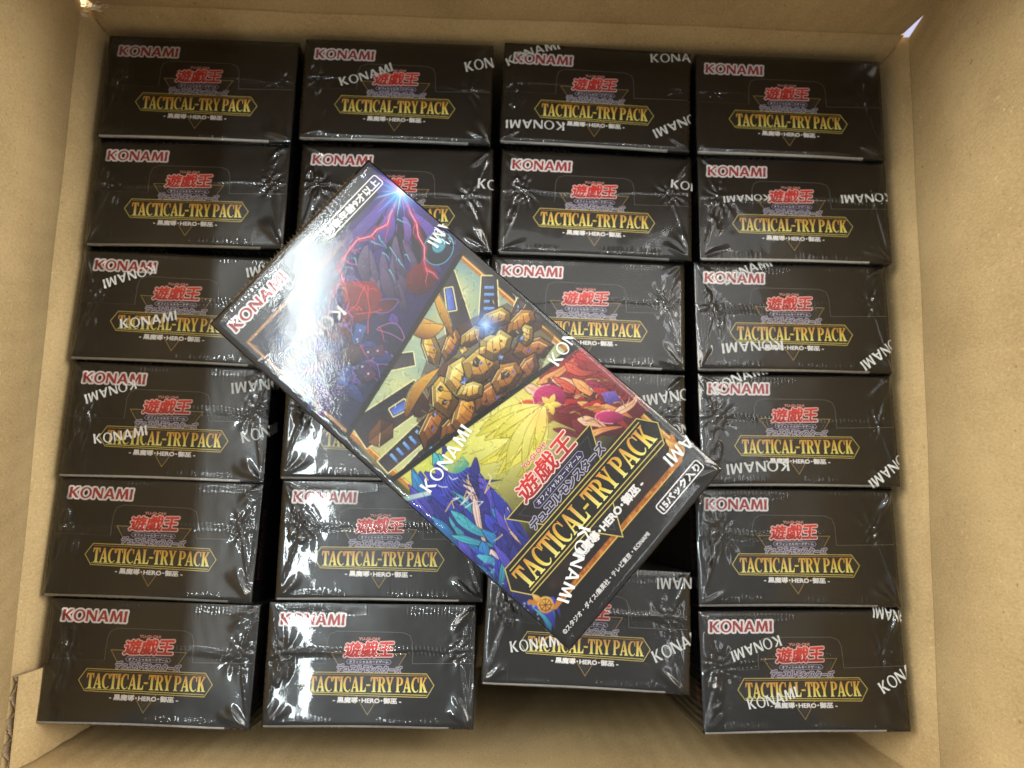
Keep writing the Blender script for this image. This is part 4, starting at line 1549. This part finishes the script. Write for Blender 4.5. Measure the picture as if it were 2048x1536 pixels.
    # dividers
    for fn in (up_line, lo_line):
        P = [(-36, fn(-36)), (36, fn(36))]
        stroke(P, 1.7, (12, 11, 13))
    # grain of the print
    r = np.random.RandomState(3)
    g = r.normal(1, .05, (CH // 2, CW // 2)).astype(np.float32)
    canvas[:] = canvas * np.kron(g, np.ones((2, 2), np.float32))[..., None]


paint()
art = canvas.reshape(AH, SS, AW, SS, 3).mean((1, 3))


def art_mesh():
    xs, ys = np.linspace(-W / 2 + .05, W / 2 - .05, AW), np.linspace(-H / 2 + .05, H / 2 - .05, AH)
    X, Y = np.meshgrid(xs, ys)
    V = np.column_stack([X.ravel(), Y.ravel(), np.full(X.size, D + 0.03)])
    idx = np.arange(AW * AH).reshape(AH, AW)
    F = np.column_stack([idx[:-1, :-1].ravel(), idx[:-1, 1:].ravel(), idx[1:, 1:].ravel(), idx[1:, :-1].ravel()])
    me = mesh_np("cover_art", V, F, M_INK)
    ca = me.color_attributes.new("Col", 'FLOAT_COLOR', 'POINT')
    C = np.column_stack([np.clip(art.reshape(-1, 3), 0, 1), np.ones(AW * AH)]).astype(np.float32)
    ca.data.foreach_set("color", C.ravel())
    return me


def front_height(X, Y):
    r = np.random.RandomState(77)
    Hh = 0.55 + 0.034 * sinnoise(X, Y, r, 22, 60, 8) + 0.0024 * sinnoise(X, Y, r, 3, 8, 8)
    # a crimped heat seam along the top edge and gathers at the corners
    tick = np.maximum(0, np.sin(2 * math.pi * X / 1.55 + .8 * np.sin(X / 4)))
    Hh += 0.16 * tick * np.exp(-((Y - 73.6) / 1.0) ** 2) * (np.abs(X) < 30)
    for cx, cy, a, ln, am in ((-36, 74.5, RAD(-38), 9, .22), (36, 74.5, RAD(215), 7, .25), (36, -74.5, RAD(150), 12, .42), (36, -74.5, RAD(120), 9, .35), (-36, -74.5, RAD(40), 6, .2), (36, 40, RAD(190), 5, .3), (-36, 55, RAD(-10), 6, .15)):
        u = (X - cx) * math.cos(a) + (Y - cy) * math.sin(a)
        p = -(X - cx) * math.sin(a) + (Y - cy) * math.cos(a)
        w = 0.35 + 0.1 * np.clip(u, 0, 12)
        Hh += am * np.exp(-(p / w) ** 2) * sstep(u / 2.5) * sstep((ln - u) / 4)
    q = np.sqrt(((X - 33.8) / 1.0) ** 2 + ((Y - 39) / 3.2) ** 2)
    Hh += 0.22 * np.exp(-((q - 1) / .3) ** 2)
    Hh += 0.10 * np.exp(-((X + 34.6) / .6) ** 2) * np.maximum(0, sinnoise(X, Y, r, 2, 5, 5)) * (Y < 50)
    e = np.minimum(np.minimum(36.25 - np.abs(X), 74.75 - np.abs(Y)), 2.0) / 2.0
    return 0.3 + (np.maximum(Hh, .34) - 0.3) * sstep(e) ** .6


ML = (Matrix.Translation(Vector((-10.02, 26.10, 430 - 236.1 - D * SC)) * MM) @ Matrix.Rotation(RAD(49.88), 4, 'Z') @
      Matrix.Rotation(RAD(0.12), 4, 'X') @ Matrix.Diagonal((SC, SC, SC, 1)))
lb = thing("game_box", "loose sealed box lying diagonally on top of the others, colourful picture side up", "box", ML)
lbody_me = rbox("box_body", -W / 2, W / 2, -H / 2, H / 2, 0, D, 0.45, M_BLACK, 2)
lbody = link_mesh("box_body", lbody_me, None, lb)
link_mesh("cover_art", art_mesh(), None, lbody)
k = Ink()
brand(k, -32.9, 66.9, 23.4, 3.6, 1, 0.6)
loose_brand = k.build("brand_lettering", lambda V: V + np.array([0, 0, D + 0.06]))
k = Ink()
badge(k, "対象年齢9才以上", 8.5, 66.0, 33.9, 70.1, 1)
badge(k, "15パック入り", 13.4, -70.2, 33.0, -66.7, 1)
V_, F_ = font_fit("©スタジオ・ダイス/集英社・テレビ東京・KONAMI", -33.6, -71.0, 6.0, -69.3)
k.thick(V_, F_, 0.05, WHT, 1, n=5)
loose_note = k.build("notice_lettering", lambda V: V + np.array([0, 0, D + 0.06]))
k = Ink()
tri = [(-19.6, -34.9), (19.4, -34.9), (-0.1, -65.1)]
k.poly(tri, (0.012, 0.011, 0.012, 1), 1)
k.line(tri, 0.34, GOLD, 2, True)
k.line([(-16.2, -36.8), (16.0, -36.8), (-0.1, -61.9)], 0.3, lin(64, 62, 66), 2, True)
px = [(-11.4, -39.0), (-10.5, -37.6), (10.4, -37.5), (11.3, -38.7), (10.4, -40.0), (-10.5, -40.2)]
k.poly(px, lin(40, 40, 84), 3)
k.line(px, 0.2, LAV, 4, True)
V_, F_ = font_fit("オフィシャルカードゲーム", -9.9, -39.6, 9.8, -37.95, 0.012)
k.add(V_, F_, WHT, 5)
sh = lambda x, y: (x + 0.12 * (y + 42), y)
V_, F_ = font_fit("デュエルモンスターズ", -16.5, -43.6, 17.0, -40.6)
k.thick(V_, F_, 0.42, lin(196, 190, 214), 5, sh, 12)
k.thick(V_, F_, 0.12, lin(44, 42, 54), 6, sh, 8)
game_logo(k, -11.9, -36.2, 12.3, -29.9, 7, True)
V_, F_ = font_fit("YU-GI-OH!", -4.7, -29.0, 5.4, -27.6)
k.thick(V_, F_, 0.2, lin(250, 226, 220), 7, n=8)
k.thick(V_, F_, 0.05, lin(214, 60, 56), 8, n=5)
loose_logo = k.build("logo_lettering", lambda V: V + np.array([0, 0, D + 0.06]))
k = Ink()
hexa = [(-34.8, -50.0), (-31.3, -44.4), (30.3, -44.6), (33.8, -50.4), (30.0, -56.2), (-31.6, -55.5)]
k.poly(hexa, (0.010, 0.009, 0.010, 1), 8)
k.line(hexa, 0.34, GOLD, 9, True)
k.line([(-30.8, -45.9), (30.0, -45.9)], 0.34, GOLD, 9)
k.line([(-30.9, -54.4), (30.4, -54.9)], 0.34, GOLD, 9)
title(k, -31.0, -53.6, 29.9, -46.8, 10)
V_, F_ = font_fit("- 黒魔導･HERO･御巫 -", -16.2, -60.0, 16.4, -57.0)
k.thick(V_, F_, 0.17, WHT, 8, n=8)
loose_title = k.build("title_lettering", lambda V: V + np.array([0, 0, D + 0.06]))
for nm, me in (("brand_lettering", loose_brand), ("notice_lettering", loose_note), ("logo_lettering", loose_logo), ("title_lettering", loose_title)):
    link_mesh(nm, me, None, lbody)
lwrap = link_mesh("shrink_wrap", film_mesh("shrink_wrap", W / 2, H / 2, D - 0.3, D + 0.30, 0.42, front_height, M_FILM2), None, lb)
for pl in [(-5.2, 47.6, 180, 25, 4.2, 1.1), (50.5, 44.0, 190, 22, 4.2, 0), (25.8, -13.6, 8, 22, 4.2, 0), (50, -62.2, 176, 24, 4.2, 0),
           (-29.8, -10.4, 8, 23.2, 4.2, .5), (-5.4, -54.6, 204, 23.5, 3.9, -.8)]:
    link_mesh("film_lettering", film_text([pl], W / 2, H / 2, D + 0.30, front_height), None, lwrap)


def crimp():
    V, F = [], []
    n = 560
    for i in range(n + 1):
        x = -27 + 57 * i / n
        t = 2 * math.pi * (x / 1.55 + .35 * math.sin(x / 6))
        fade = max(0.15, min(1, (x + 27) / 8, (30 - x) / 5))
        for j in range(5):
            u = j / 4
            y = 74.75 + u * (0.9 + 0.9 * fade * max(0, math.sin(t)))
            z = D - 0.3 - 0.9 * u + 0.45 * u * math.sin(t) * fade
            V.append((x + .25 * u * math.cos(t), y, z))
    for i in range(n):
        for j in range(4):
            a = i * 5 + j
            F.append((a, a + 1, a + 6, a + 5))
    return mesh_np("film_seam", V, F, M_FILM, True)


link_mesh("film_seam", crimp(), None, lwrap)
